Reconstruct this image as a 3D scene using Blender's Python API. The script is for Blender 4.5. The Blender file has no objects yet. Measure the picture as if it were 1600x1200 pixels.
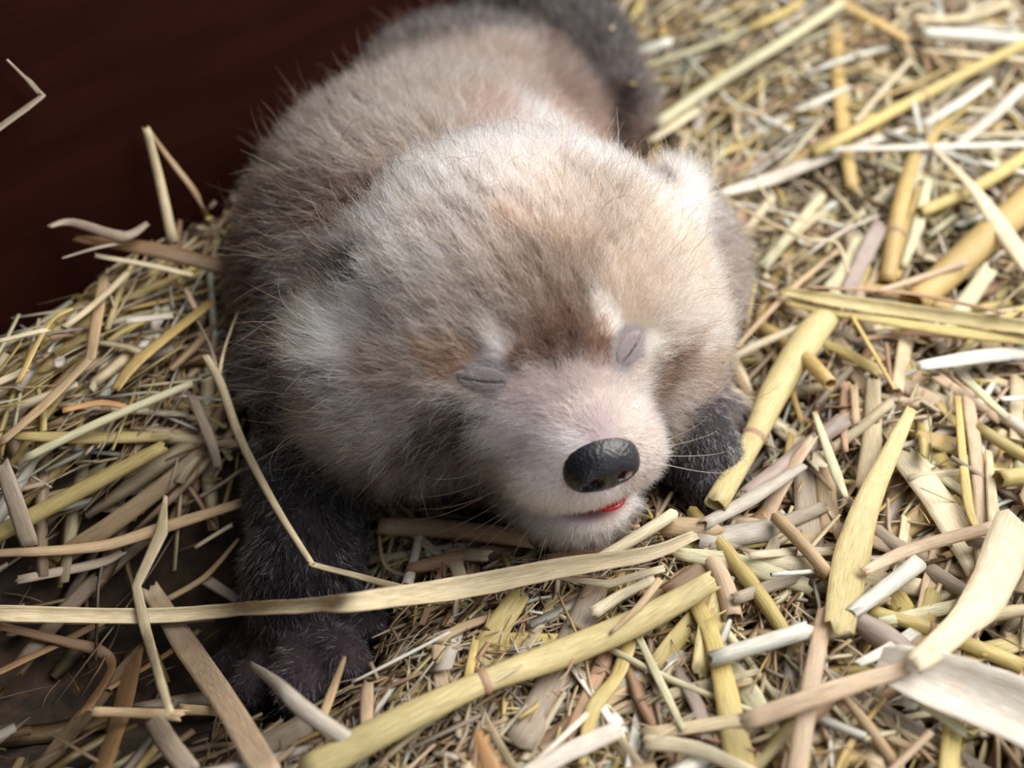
import bpy, math, random
import numpy as np
from mathutils import Vector
from mathutils.bvhtree import BVHTree

random.seed(7)
rng = np.random.default_rng(11)
SC = bpy.context.scene
COL = SC.collection

# ------------------------------------------------------------------ camera
PITCH = math.radians(40)
FPX = 1600 * 30.0 / 36.0
RIGHT = np.array([1.0, 0, 0])
UP = np.array([0, math.sin(PITCH), math.cos(PITCH)])
BACK = np.array([0, -math.cos(PITCH), math.sin(PITCH)])
HEAD = np.array([0, 0, 0.027])                       # middle of the cub's skull
CAM = HEAD + 0.19 * BACK - 0.0002 * RIGHT - 0.0171 * UP

cam_d = bpy.data.cameras.new("camera")
cam = bpy.data.objects.new("camera", cam_d)
COL.objects.link(cam)
cam.location = CAM
cam.rotation_euler = (math.pi / 2 - PITCH, 0, 0)
cam_d.sensor_width = 36
cam_d.lens = 30
cam_d.clip_start = 0.005
cam_d.clip_end = 20
cam_d.dof.use_dof = True
cam_d.dof.focus_distance = 0.168
cam_d.dof.aperture_fstop = 8.5
SC.camera = cam

# ------------------------------------------------------------------ light
w = bpy.data.worlds.new("world")
SC.world = w
w.use_nodes = True
w.node_tree.nodes["Background"].inputs[0].default_value = (0.86, 0.92, 1.0, 1)
w.node_tree.nodes["Background"].inputs[1].default_value = 0.88


def area(name, loc, target, sx, sy, power, colr):
    d = bpy.data.lights.new(name, 'AREA')
    d.shape = 'RECTANGLE'
    d.size, d.size_y, d.energy, d.color = sx, sy, power, colr
    o = bpy.data.objects.new(name, d)
    COL.objects.link(o)
    o.location = loc
    o.rotation_euler = (Vector(target) - Vector(loc)).to_track_quat('-Z', 'Y').to_euler()
    return o


area("daylight_opening", (0.33, 0.06, 0.44), (0.03, 0.02, 0.0), 0.50, 0.50, 5.8, (1.0, 0.95, 0.87))

SC.view_settings.view_transform = 'Standard'
SC.view_settings.look = 'None'
SC.view_settings.gamma = 1
SC.view_settings.use_curve_mapping = False
SC.view_settings.exposure = 0.0
SC.cycles.max_bounces = 10
SC.cycles.transmission_bounces = 8
SC.cycles.transparent_max_bounces = 8
SC.cycles_curves.shape = 'RIBBONS'


# ------------------------------------------------------------------ helpers
def lin(c):
    c = np.asarray(c, float) / 255.0
    return np.where(c <= 0.04045, c / 12.92, ((c + 0.055) / 1.055) ** 2.4)


def ray(px, py):
    """direction (unit depth) of a photo pixel"""
    return ((px - 800) / FPX) * RIGHT - ((py - 600) / FPX) * UP - BACK


def at(px, py, depth):
    return CAM + depth * ray(px, py)


def project(P):
    P = np.asarray(P, float) - CAM
    d = -(P @ BACK)
    return np.stack([800 + FPX * (P @ RIGHT) / d, 600 - FPX * (P @ UP) / d], -1), d


def smooth01(t):
    t = np.clip(t, 0, 1)
    return t * t * (3 - 2 * t)


def plane_hit(px, py, z):
    r = ray(px, py)
    return CAM + r * ((z - CAM[2]) / r[2])


def gauss(x, y, c, sx, sy=None, rot=0.0):
    sy = sy or sx
    dx, dy = x - c[0], y - c[1]
    a = math.cos(rot) * dx + math.sin(rot) * dy
    b = -math.sin(rot) * dx + math.cos(rot) * dy
    return np.exp(-0.5 * ((a / sx) ** 2 + (b / sy) ** 2))


# the wall of the nest box: base line through two photo points
WA = plane_hit(0, 575, 0.005)
WB = plane_hit(985, 0, 0.005)
WDIR = (WB - WA)[:2] / np.linalg.norm((WB - WA)[:2])
WNRM = np.array([WDIR[1], -WDIR[0]])                  # towards the bedding


def wall_dist(x, y):
    return (x - WA[0]) * WNRM[0] + (y - WA[1]) * WNRM[1]


G_LEFT = plane_hit(190, 640, 0.01)
G_BANK = plane_hit(290, 395, 0.01)
G_HOLE = plane_hit(230, 985, -0.02)
G_HOLE2 = plane_hit(470, 1010, -0.02)


def height(x, y):
    """top of the straw bedding"""
    x = np.asarray(x, float)
    y = np.asarray(y, float)
    h = 0.030 * smooth01((y + 0.02) / 0.28) * smooth01((x - 0.0) / 0.12)
    h = h + 0.012 * gauss(x, y, G_LEFT, 0.035, 0.02, 0.5)
    h = h + 0.024 * gauss(x, y, G_BANK, 0.045, 0.020, math.atan2(WDIR[1], WDIR[0]))
    h = h - 0.026 * gauss(x, y, G_HOLE, 0.030, 0.017, 0.35) - 0.016 * gauss(x, y, G_HOLE2, 0.020, 0.020)
    h = h - 0.022 * gauss(x, y, (-0.018, 0.055), 0.040, 0.05)          # the nest under the cub
    h = h - 0.020 * gauss(x, y, (0.0, 0.0), 0.028, 0.022)
    h = h + 0.0016 * np.sin(91 * x + 37 * y) + 0.0014 * np.sin(-63 * x + 113 * y + 1.3)
    return h


def ground(px, py, dz=0.0):
    """where the ray of a photo pixel meets the bedding, dz above it"""
    r = ray(px, py)
    t = np.linspace(0.10, 0.55, 900)
    P = CAM + t[:, None] * r
    below = P[:, 2] < height(P[:, 0], P[:, 1]) + dz
    below |= wall_dist(P[:, 0], P[:, 1]) < 0.005          # nothing lies beyond the wall
    k = int(np.argmax(below)) if below.any() else 899
    return P[k]


def tag(o, label=None, category=None, group=None, kind=None):
    for k, v in (("label", label), ("category", category), ("group", group), ("kind", kind)):
        if v:
            o[k] = v
    return o


def link_mesh(name, V, F, mat=None, parent=None, smooth=True, col=None, uv=None):
    me = bpy.data.meshes.new(name)
    me.from_pydata([tuple(v) for v in V], [], [tuple(f) for f in F])
    return finish_mesh(me, name, mat, parent, smooth, col, uv)


def fast_mesh(name, V, Q, mat=None, parent=None, smooth=True, col=None, uv=None):
    """V (n,3), Q (m,4) quads"""
    me = bpy.data.meshes.new(name)
    me.vertices.add(len(V))
    me.vertices.foreach_set("co", np.asarray(V, np.float32).ravel())
    me.loops.add(len(Q) * 4)
    me.loops.foreach_set("vertex_index", np.asarray(Q, np.int32).ravel())
    me.polygons.add(len(Q))
    me.polygons.foreach_set("loop_start", np.arange(0, len(Q) * 4, 4, dtype=np.int32))
    me.update(calc_edges=True)
    return finish_mesh(me, name, mat, parent, smooth, col, uv)


def finish_mesh(me, name, mat, parent, smooth, col, uv):
    if col is not None:
        a = me.color_attributes.new("tint", 'FLOAT_COLOR', 'POINT')
        c = np.ones((len(me.vertices), 4), np.float32)
        c[:, :3] = col
        a.data.foreach_set("color", c.ravel())
    if uv is not None:
        li = np.empty(len(me.loops), np.int32)
        me.loops.foreach_get("vertex_index", li)
        l = me.uv_layers.new(name="grain")
        l.data.foreach_set("uv", np.asarray(uv, np.float32)[li].ravel())
    if smooth:
        me.polygons.foreach_set("use_smooth", np.ones(len(me.polygons), bool))
    if mat:
        me.materials.append(mat)
    o = bpy.data.objects.new(name, me)
    COL.objects.link(o)
    if parent:
        o.parent = parent
    return o


def material(name):
    m = bpy.data.materials.new(name)
    m.use_nodes = True
    nt = m.node_tree
    return m, nt, nt.nodes["Principled BSDF"], nt.nodes["Material Output"]


def node(nt, kind, **kw):
    n = nt.nodes.new(kind)
    for k, v in kw.items():
        if k in n.inputs.keys():
            n.inputs[k].default_value = v
        else:
            setattr(n, k, v)
    return n


# ------------------------------------------------------------------ materials
def straw_material():
    m, nt, b, out = material("straw")
    at_ = node(nt, "ShaderNodeAttribute", attribute_name="tint")
    uv = node(nt, "ShaderNodeUVMap", uv_map="grain")
    mp = node(nt, "ShaderNodeMapping")
    mp.inputs["Scale"].default_value = (1, 0.045, 1)
    nt.links.new(uv.outputs[0], mp.inputs[0])
    n1 = node(nt, "ShaderNodeTexNoise", Scale=4.5, Detail=3.0, Roughness=0.65)
    nt.links.new(mp.outputs[0], n1.inputs["Vector"])
    mp2 = node(nt, "ShaderNodeMapping")
    mp2.inputs["Scale"].default_value = (1, 0.5, 1)
    nt.links.new(uv.outputs[0], mp2.inputs[0])
    n2 = node(nt, "ShaderNodeTexNoise", Scale=0.55, Detail=3.0)
    nt.links.new(mp2.outputs[0], n2.inputs["Vector"])
    r1 = node(nt, "ShaderNodeMapRange")
    for k, v in (("From Min", .3), ("From Max", .7), ("To Min", .66), ("To Max", 1.16)):
        r1.inputs[k].default_value = v
    nt.links.new(n1.outputs[0], r1.inputs[0])
    mul = node(nt, "ShaderNodeMix", data_type='RGBA', blend_type='MULTIPLY')
    mul.inputs[0].default_value = 1
    nt.links.new(at_.outputs["Color"], mul.inputs[6])
    nt.links.new(r1.outputs[0], mul.inputs[7])
    r2 = node(nt, "ShaderNodeMapRange")
    for k, v in (("From Min", .45), ("From Max", .75), ("To Min", 0), ("To Max", .28)):
        r2.inputs[k].default_value = v
    nt.links.new(n2.outputs[0], r2.inputs[0])
    hue = node(nt, "ShaderNodeMix", data_type='RGBA', blend_type='MULTIPLY')
    nt.links.new(r2.outputs[0], hue.inputs[0])
    nt.links.new(mul.outputs[2], hue.inputs[6])
    hue.inputs[7].default_value = (0.80, 0.58, 0.42, 1)
    nt.links.new(hue.outputs[2], b.inputs["Base Color"])
    b.inputs["Roughness"].default_value = 0.36
    b.inputs["Specular IOR Level"].default_value = 0.45
    bp = node(nt, "ShaderNodeBump", Strength=0.35, Distance=0.0004)
    nt.links.new(n1.outputs[0], bp.inputs["Height"])
    nt.links.new(bp.outputs[0], b.inputs["Normal"])
    tr = node(nt, "ShaderNodeBsdfTranslucent")
    nt.links.new(hue.outputs[2], tr.inputs[0])
    mx = node(nt, "ShaderNodeMixShader")
    mx.inputs[0].default_value = 0.30
    nt.links.new(b.outputs[0], mx.inputs[1])
    nt.links.new(tr.outputs[0], mx.inputs[2])
    nt.links.new(mx.outputs[0], out.inputs[0])
    return m


def wall_material():
    m, nt, b, out = material("dark_red_wood")
    tc = node(nt, "ShaderNodeTexCoord")
    mp = node(nt, "ShaderNodeMapping")
    mp.inputs["Scale"].default_value = (3, 3, 26)
    nt.links.new(tc.outputs["Object"], mp.inputs[0])
    n1 = node(nt, "ShaderNodeTexNoise", Scale=6.0, Detail=5.0, Roughness=0.6)
    nt.links.new(mp.outputs[0], n1.inputs["Vector"])
    cr = node(nt, "ShaderNodeValToRGB")
    cr.color_ramp.elements[0].position = 0.3
    cr.color_ramp.elements[0].color = (*lin((30, 9, 5)), 1)
    cr.color_ramp.elements[1].position = 0.72
    cr.color_ramp.elements[1].color = (*lin((40, 14, 8)), 1)
    nt.links.new(n1.outputs[0], cr.inputs[0])
    nt.links.new(cr.outputs[0], b.inputs["Base Color"])
    b.inputs["Roughness"].default_value = 0.85
    b.inputs["Specular IOR Level"].default_value = 0.04
    bp = node(nt, "ShaderNodeBump", Strength=0.3, Distance=0.001)
    nt.links.new(n1.outputs[0], bp.inputs["Height"])
    nt.links.new(bp.outputs[0], b.inputs["Normal"])
    return m


def soil_material():
    m, nt, b, out = material("dark_chaff_soil")
    tc = node(nt, "ShaderNodeTexCoord")
    n1 = node(nt, "ShaderNodeTexNoise", Scale=160.0, Detail=6.0, Roughness=0.7)
    nt.links.new(tc.outputs["Object"], n1.inputs["Vector"])
    cr = node(nt, "ShaderNodeValToRGB")
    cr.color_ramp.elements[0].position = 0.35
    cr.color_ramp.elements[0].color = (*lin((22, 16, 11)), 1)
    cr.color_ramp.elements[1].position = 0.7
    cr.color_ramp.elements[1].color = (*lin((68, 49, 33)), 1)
    nt.links.new(n1.outputs[0], cr.inputs[0])
    nt.links.new(cr.outputs[0], b.inputs["Base Color"])
    b.inputs["Roughness"].default_value = 0.9
    return m


def tint_material(name, rough, spec, sss=0.0):
    m, nt, b, out = material(name)
    a = node(nt, "ShaderNodeAttribute", attribute_name="tint")
    nt.links.new(a.outputs["Color"], b.inputs["Base Color"])
    b.inputs["Roughness"].default_value = rough
    b.inputs["Specular IOR Level"].default_value = spec
    if sss:
        b.inputs["Subsurface Weight"].default_value = sss
        b.inputs["Subsurface Radius"].default_value = (0.002, 0.001, 0.0006)
        b.inputs["Subsurface Scale"].default_value = 1.0
    return m, nt, b


def fur_material():
    m = bpy.data.materials.new("fur")
    m.use_nodes = True
    nt = m.node_tree
    nt.nodes.clear()
    out = node(nt, "ShaderNodeOutputMaterial")
    a = node(nt, "ShaderNodeAttribute", attribute_name="hair_tint")
    h = nt.nodes.new("ShaderNodeBsdfHairPrincipled")
    h.parametrization = 'COLOR'
    h.inputs["Roughness"].default_value = 0.45
    h.inputs["Radial Roughness"].default_value = 0.7
    h.inputs["IOR"].default_value = 1.45
    nt.links.new(a.outputs["Color"], h.inputs["Color"])
    nt.links.new(h.outputs[0], out.inputs[0])
    return m


M_STRAW = straw_material()
M_WALL = wall_material()
M_SOIL = soil_material()
M_FUR = fur_material()
M_SKIN, _, _ = tint_material("cub_skin", 0.8, 0.1)


def nose_material():
    m, nt, b, out = material("nose_leather")
    tc = node(nt, "ShaderNodeTexCoord")
    v = node(nt, "ShaderNodeTexVoronoi", Scale=1500.0)
    nt.links.new(tc.outputs["Object"], v.inputs["Vector"])
    b.inputs["Base Color"].default_value = (*lin((30, 29, 33)), 1)
    b.inputs["Roughness"].default_value = 0.32
    b.inputs["Specular IOR Level"].default_value = 0.6
    bp = node(nt, "ShaderNodeBump", Strength=0.35, Distance=0.0003)
    nt.links.new(v.outputs["Distance"], bp.inputs["Height"])
    nt.links.new(bp.outputs[0], b.inputs["Normal"])
    return m


M_NOSE = nose_material()
M_WET, _, _ = tint_material("wet_skin", 0.18, 0.6, 0.3)
M_LID, _, _ = tint_material("eyelid_skin", 0.6, 0.3)
M_CLAW, _, _ = tint_material("claw", 0.35, 0.5)

# ------------------------------------------------------------------ the setting
def build_setting():
    # floor: packed dark litter below the straw
    xs = np.linspace(-0.42, 0.46, 150)
    ys = np.linspace(-0.24, 0.60, 150)
    X, Y = np.meshgrid(xs, ys, indexing='ij')
    Z = height(X, Y) - 0.007 + 0.0012 * np.sin(340 * X + 90 * Y) * np.sin(270 * Y - 60 * X)
    V = np.stack([X, Y, Z], -1).reshape(-1, 3)
    idx = np.arange(150 * 150).reshape(150, 150)
    Q = np.stack([idx[:-1, :-1], idx[1:, :-1], idx[1:, 1:], idx[:-1, 1:]], -1).reshape(-1, 4)
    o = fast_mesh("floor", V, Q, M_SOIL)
    tag(o, "dark packed litter floor of the nest box under the straw", kind="structure")
    # wall: a thick board standing along the bedding
    a = WA[:2] - WDIR * 0.25 - WNRM * 0.0
    b = WB[:2] + WDIR * 0.35
    t = -WNRM * 0.018
    V = []
    for z in (-0.05, 0.42):
        for p in (a, b, b + t, a + t):
            V.append((p[0], p[1], z))
    F = [(0, 1, 5, 4), (1, 2, 6, 5), (2, 3, 7, 6), (3, 0, 4, 7), (4, 5, 6, 7), (3, 2, 1, 0)]
    o = link_mesh("wall_left", V, F, M_WALL, smooth=False)
    tag(o, "dark red-brown wooden wall of the nest box behind the cub", kind="structure")
    # unseen adjoining side of the nest box, added to block ambient light
    a = WA[:2] - WDIR * 0.16
    b = a + WNRM * 0.30
    t = -WDIR * 0.018
    V = []
    for z in (-0.05, 0.42):
        for p in (a, a + t, b + t, b):
            V.append((p[0], p[1], z))
    o = link_mesh("wall_front_blocker", V, F, M_WALL, smooth=False)
    tag(o, "dark red-brown wooden wall closing the side of the nest box", kind="structure")


build_setting()

# ------------------------------------------------------------------ implicit shapes
def sd_ellipsoid(P, c, r, axes=None):
    d = [P[k] - c[k] for k in range(3)]
    if axes is not None:
        d = [d[0] * a[0] + d[1] * a[1] + d[2] * a[2] for a in axes]
    k0 = np.sqrt(sum((d[k] / r[k]) ** 2 for k in range(3)))
    k1 = np.sqrt(sum((d[k] / r[k] ** 2) ** 2 for k in range(3)))
    return k0 * (k0 - 1.0) / np.maximum(k1, 1e-6)


def sd_cone(P, a, b, ra, rb):
    ab = np.asarray(b, float) - a
    L2 = float(ab @ ab)
    t = sum((P[k] - a[k]) * ab[k] for k in range(3)) / L2
    t = np.clip(t, 0, 1)
    d = np.sqrt(sum((P[k] - a[k] - t * ab[k]) ** 2 for k in range(3)))
    return d - (ra + (rb - ra) * t)


def smin(a, b, k):
    h = np.clip(0.5 + 0.5 * (b - a) / k, 0, 1)
    return b + (a - b) * h - k * h * (1 - h)


def smax(a, b, k):
    return -smin(-a, -b, k)


def surface_nets(f, origin, step):
    s = f < 0
    n = np.array(f.shape) - 1
    acc = np.zeros((*n, 3), np.float32)
    cnt = np.zeros(tuple(n), np.float32)
    corners = [(i, j, k) for i in (0, 1) for j in (0, 1) for k in (0, 1)]

    def sub(a, c):
        return a[c[0]:c[0] + n[0], c[1]:c[1] + n[1], c[2]:c[2] + n[2]]
    for c in corners:
        for ax in range(3):
            if c[ax]:
                continue
            d = list(c)
            d[ax] = 1
            fa, fb = sub(f, c), sub(f, d)
            m = sub(s, c) != sub(s, d)
            t = np.where(m, fa / np.where(m, fa - fb, 1), 0)
            for q in range(3):
                acc[..., q] += np.where(m, c[q] + (t if q == ax else 0), 0)
            cnt += m
    act = cnt > 0
    ids = -np.ones(tuple(n), np.int64)
    ids[act] = np.arange(int(act.sum()))
    I = np.stack(np.nonzero(act), -1)
    V = (I + acc[act] / cnt[act][:, None]) * step + origin
    Q = []
    for ax in range(3):
        u, v = (ax + 1) % 3, (ax + 2) % 3
        lo = [slice(1, n[q]) for q in range(3)]
        lo[ax] = slice(0, n[ax])
        hi = list(lo)
        hi[ax] = slice(1, n[ax] + 1)
        a, b = s[tuple(lo)], s[tuple(hi)]
        m = a != b
        J = np.stack(np.nonzero(m), -1)
        off = np.ones(3, int)
        off[ax] = 0
        J = J + off
        flip = ~a[m]

        def cell(du, dv):
            K = J.copy()
            K[:, u] -= du
            K[:, v] -= dv
            return ids[K[:, 0], K[:, 1], K[:, 2]]
        q = np.stack([cell(1, 1), cell(0, 1), cell(0, 0), cell(1, 0)], -1)
        q[flip] = q[flip][:, ::-1]
        Q.append(q)
    Q = np.concatenate(Q)
    return V, Q[(Q >= 0).all(1)]


def grid(lo, hi, step):
    ax = [np.arange(lo[k], hi[k] + step, step, dtype=np.float32) for k in range(3)]
    return np.meshgrid(*ax, indexing='ij')


# ------------------------------------------------------------------ the cub's head frame
def cam_vec(x, y, z):
    v = x * RIGHT + y * UP + z * BACK
    return v / np.linalg.norm(v)


HM = cam_vec(0.33, -0.50, 0.80)           # out along the muzzle
HL = cam_vec(0.94, 0.25, -0.231)
HL = HL - HM * (HL @ HM)
HL /= np.linalg.norm(HL)                  # across the face
HU = np.cross(HM, HL)                     # up through the crown
HAX = (HL, HU, HM)


def head(l, u, m):
    return HEAD + 0.01 * (l * HL + u * HU + m * HM)


def paw_point(px, py, r):
    return ground(px, py, r)


def build_body_field():
    lo, hi, step = np.array([-0.100, -0.095, -0.045]), np.array([0.085, 0.265, 0.085]), 0.0011
    P = grid(lo, hi, step)
    E = lambda l, u, m, r: sd_ellipsoid(P, head(l, u, m), np.array(r) * 0.01, HAX)
    # head
    f = E(0, 0.2, -0.1, (4.10, 3.40, 3.9))
    for s in (-1, 1):
        f = smin(f, E(-2.75 if s < 0 else 2.3, -0.9, 0.5, (2.2, 2.1, 2.4)), 0.010)
        f = smin(f, E(s * 1.5, 0.75, 2.6, (1.3, 0.9, 0.9)), 0.010)          # brow over the eye
    f = smin(f, sd_cone(P, head(0, -0.8, 2.3), head(0, -1.15, 3.85), 0.0205, 0.0128), 0.012)
    for s in (-1, 1):
        f = smin(f, E(s * 0.78, -1.50, 3.90, (0.84, 0.66, 0.80)), 0.004)    # whisker pads
    f = smin(f, E(0.02, -2.78, 3.35, (1.22, 0.60, 1.28)), 0.0018)              # chin
    f = smin(f, E(0, -2.4, 1.8, (1.9, 1.3, 1.8)), 0.008)
    # ears: short rounded flaps
    for (l, u, m, tl, tu, tm) in ((-3.30, 0.45, 0.75, -0.70, 0.10, 0.15), (3.55, 1.05, -0.35, 0.75, 0.55, -0.1)):
        a, b = head(l, u, m), head(l + tl, u + tu, m + tm)
        f = smin(f, sd_cone(P, a, b, 0.0085, 0.0058), 0.005)
    # mouth: a shallow opening under the nose
    mo = E(0.12, -2.26, 4.60, (0.88, 0.25, 1.0))
    mo = smin(mo, E(0.22, -2.08, 4.7, (0.45, 0.30, 0.9)), 0.001)
    mo = np.minimum(mo, E(-0.55, -2.34, 4.3, (0.65, 0.15, 0.9)))
    f = smax(f, -mo, 0.0012)
    hd = f
    # trunk
    B = at(690, 352, 0.250)
    C = at(735, 215, 0.300)
    A = at(610, 430, 0.225)
    f = smin(f, sd_ellipsoid(P, B, (0.050, 0.050, 0.040)), 0.014)
    f = smin(f, sd_ellipsoid(P, A, (0.036, 0.036, 0.034)), 0.016)
    f = smin(f, sd_cone(P, head(0, -0.6, -1.5), B, 0.030, 0.036), 0.012)
    f = smin(f, sd_ellipsoid(P, at(1040, 430, 0.225), (0.017, 0.022, 0.020)), 0.014)
    f = smin(f, sd_ellipsoid(P, C, (0.047, 0.045, 0.036)), 0.014)
    # tail curled over the rump
    tp = [at(540, 110, 0.325), at(650, 55, 0.335), at(800, 40, 0.335), at(910, 85, 0.320), at(965, 165, 0.300)]
    tr = [0.013, 0.016, 0.016, 0.014, 0.010]
    for k in range(4):
        f = smin(f, sd_cone(P, tp[k], tp[k + 1], tr[k], tr[k + 1]), 0.008)
    # near foreleg reaching down into the hollow
    wrist = paw_point(462, 975, 0.011)
    arm = [at(500, 600, 0.208), at(482, 760, 0.194), at(472, 885, 0.180), wrist]
    rr = [0.0165, 0.0110, 0.0095, 0.0092]
    for k in range(3):
        f = smin(f, sd_cone(P, arm[k], arm[k + 1], rr[k], rr[k + 1]), 0.010)
    toes = [((425, 985), (362, 1040), .0044), ((438, 1000), (395, 1078), .0046), ((462, 1005), (472, 1072), .0048),
            ((490, 995), (540, 1036), .0046), ((500, 965), (575, 975), .0042)]
    tips = []
    for a, b, r in toes:
        pa, pb = paw_point(*a, 0.0085), paw_point(*b, r * 0.9)
        f = smin(f, sd_cone(P, pa, pb, 0.0058, r), 0.0022)
        tips.append((pa, pb, r))
    # far foreleg beside the cheek
    w2 = paw_point(1088, 705, 0.009)
    f = smin(f, sd_cone(P, at(1020, 590, 0.205), w2, 0.014, 0.0095), 0.006)
    for a, b, r in (((1095, 680), (1140, 668), .0036), ((1100, 700), (1150, 702), .0040), ((1098, 720), (1140, 740), .0040),
                    ((1085, 730), (1108, 768), .0040)):
        pa, pb = paw_point(*a, 0.007), paw_point(*b, r * 0.9)
        f = smin(f, sd_cone(P, pa, pb, 0.0048, r), 0.0015)
        tips.append((pa, pb, r))
    return f, hd, lo, step, tips


BF, HEADF, BLO, BSTEP, TOE_TIPS = build_body_field()


def body_sdf(X):
    i = np.clip(((np.asarray(X) - BLO) / BSTEP).round().astype(int), 0, np.array(BF.shape) - 1)
    v = BF[i[..., 0], i[..., 1], i[..., 2]]
    q = (np.asarray(X) - BLO) / BSTEP
    outside = ((q < 0) | (q > np.array(BF.shape) - 1)).any(-1)
    return np.where(outside, 0.05, v)


BV, BQ = surface_nets(BF, BLO, BSTEP)
BVH_CUB = BVHTree.FromPolygons([tuple(v) for v in BV], [tuple(q) for q in BQ])


def cub_hit(px, py):
    r = ray(px, py)
    rn = r / np.linalg.norm(r)
    loc, nor, i, d = BVH_CUB.ray_cast(Vector(CAM), Vector(rn), 1.0)
    return (None, None) if loc is None else (np.array(loc), np.array(nor))


# ------------------------------------------------------------------ coat pattern
COAT = [  # photo pixel on the animal, radius in px, coat colour
    # crown and forehead
    (850, 210, 60, (222, 212, 207)), (700, 260, 60, (216, 205, 199)), (980, 240, 60, (204, 194, 187)),
    (620, 320, 50, (220, 208, 200)), (560, 360, 40, (208, 198, 192)), (800, 290, 55, (208, 188, 174)),
    (740, 370, 60, (174, 158, 148)), (880, 330, 50, (196, 172, 152)), (800, 335, 30, (192, 150, 122)),
    (950, 320, 60, (160, 140, 122)), (1020, 370, 50, (180, 157, 134)), (850, 430, 70, (150, 128, 109)),
    (780, 480, 60, (148, 128, 113)), (890, 490, 45, (134, 108, 90)), (870, 545, 25, (122, 92, 74)),
    (930, 545, 16, (146, 108, 84)), (818, 555, 18, (134, 102, 84)), (650, 420, 60, (190, 177, 168)),
    (680, 480, 45, (172, 154, 142)), (990, 440, 40, (196, 172, 150)),
    # white brows
    (780, 537, 17, (244, 240, 240)), (762, 512, 14, (234, 228, 224)), (946, 494, 18, (246, 238, 228)), (938, 472, 13, (234, 222, 210)),
    # round the eyes
    (755, 592, 26, (176, 166, 172)), (718, 606, 16, (222, 206, 190)), (700, 555, 28, (186, 146, 116)), (735, 622, 16, (205, 186, 172)),
    (985, 545, 22, (170, 158, 158)), (1022, 535, 13, (232, 222, 212)), (1000, 580, 12, (205, 186, 172)),
    # cheek on the wall side, with its ear
    (620, 510, 50, (194, 178, 168)), (600, 580, 38, (208, 174, 154)), (510, 508, 44, (254, 254, 255)),
    (540, 478, 26, (246, 244, 246)), (482, 485, 26, (250, 250, 255)), (505, 548, 24, (244, 244, 250)), (552, 412, 26, (46, 40, 38)), (520, 425, 18, (70, 62, 60)), (480, 420, 45, (150, 138, 130)),
    (455, 575, 26, (116, 104, 99)), (385, 470, 40, (56, 46, 43)), (390, 560, 36, (52, 45, 44)), (430, 500, 20, (100, 88, 83)), (500, 592, 26, (84, 78, 82)), (560, 660, 60, (196, 182, 176)),
    (640, 635, 40, (188, 172, 165)), (690, 685, 42, (76, 59, 52)), (722, 648, 25, (72, 54, 46)), (660, 720, 35, (88, 71, 64)),
    (748, 715, 24, (118, 96, 88)), (600, 740, 50, (134, 118, 108)), (680, 780, 45, (112, 94, 88)), (530, 720, 40, (172, 158, 150)),
    (470, 640, 40, (120, 110, 106)),
    # muzzle
    (900, 610, 32, (218, 196, 188)), (835, 615, 32, (226, 200, 196)), (800, 690, 42, (242, 228, 232)), (860, 740, 45, (246, 232, 230)),
    (800, 770, 36, (242, 228, 228)), (980, 640, 32, (206, 188, 178)), (1020, 700, 32, (198, 176, 166)), (936, 658, 20, (206, 184, 184)),
    (900, 832, 34, (242, 236, 232)), (970, 812, 28, (238, 224, 214)), (840, 815, 28, (232, 220, 216)),
    # other cheek
    (1055, 565, 30, (108, 82, 66)), (1060, 490, 45, (196, 176, 158)), (1085, 420, 45, (190, 166, 142)), (1115, 480, 40, (190, 174, 160)),
    (1060, 620, 32, (166, 144, 126)), (1095, 585, 32, (150, 122, 104)), (1040, 665, 26, (206, 184, 166)),
    (1080, 305, 26, (244, 238, 232)), (1050, 345, 28, (230, 196, 170)), (1025, 285, 20, (150, 132, 120)),
    # trunk
    (650, 160, 80, (142, 126, 112)), (780, 120, 55, (152, 132, 118)), (890, 150, 40, (112, 88, 76)), (945, 190, 40, (96, 72, 62)), (800, 130, 40, (140, 118, 104)), (870, 185, 32, (150, 110, 88)), (925, 215, 28, (134, 98, 80)), (830, 165, 30, (146, 120, 104)),
    (520, 220, 65, (120, 106, 94)), (450, 320, 65, (84, 67, 58)), (545, 315, 45, (104, 80, 68)), (400, 420, 50, (58, 46, 42)), (390, 260, 40, (100, 86, 76)),
    (640, 240, 50, (138, 120, 106)), (780, 180, 50, (144, 112, 95)), (540, 70, 55, (78, 67, 62)), (640, 50, 30, (84, 66, 58)), (720, 45, 40, (66, 58, 56)),
    (820, 35, 70, (62, 55, 54)), (950, 110, 40, (66, 58, 57)), (880, 90, 25, (92, 68, 58)), (960, 160, 30, (70, 60, 58)),
    # dark legs
    (420, 640, 50, (66, 59, 60)), (460, 760, 65, (54, 50, 52)), (470, 900, 65, (50, 46, 49)), (450, 1030, 70, (84, 70, 76)),
    (1120, 700, 60, (74, 67, 70)), (1140, 430, 30, (116, 100, 92)),
]


def coat_spots():
    C, R, K = [], [], []
    for px, py, r, c in COAT:
        loc, nor = cub_hit(px, py)
        if loc is None:
            for k in range(1, 40):
                t = k / 40
                loc, nor = cub_hit(px + (800 - px) * t * .5, py + (480 - py) * t * .5)
                if loc is not None:
                    break
        if loc is None:
            continue
        depth = -float((loc - CAM) @ BACK)
        C.append(loc)
        R.append(r * depth / FPX)
        k = lin(c)
        K.append(k * 0.78 + 0.22 * k.mean())
    return np.array(C), np.array(R), np.array(K)


SPOT_C, SPOT_R, SPOT_K = coat_spots()


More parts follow.
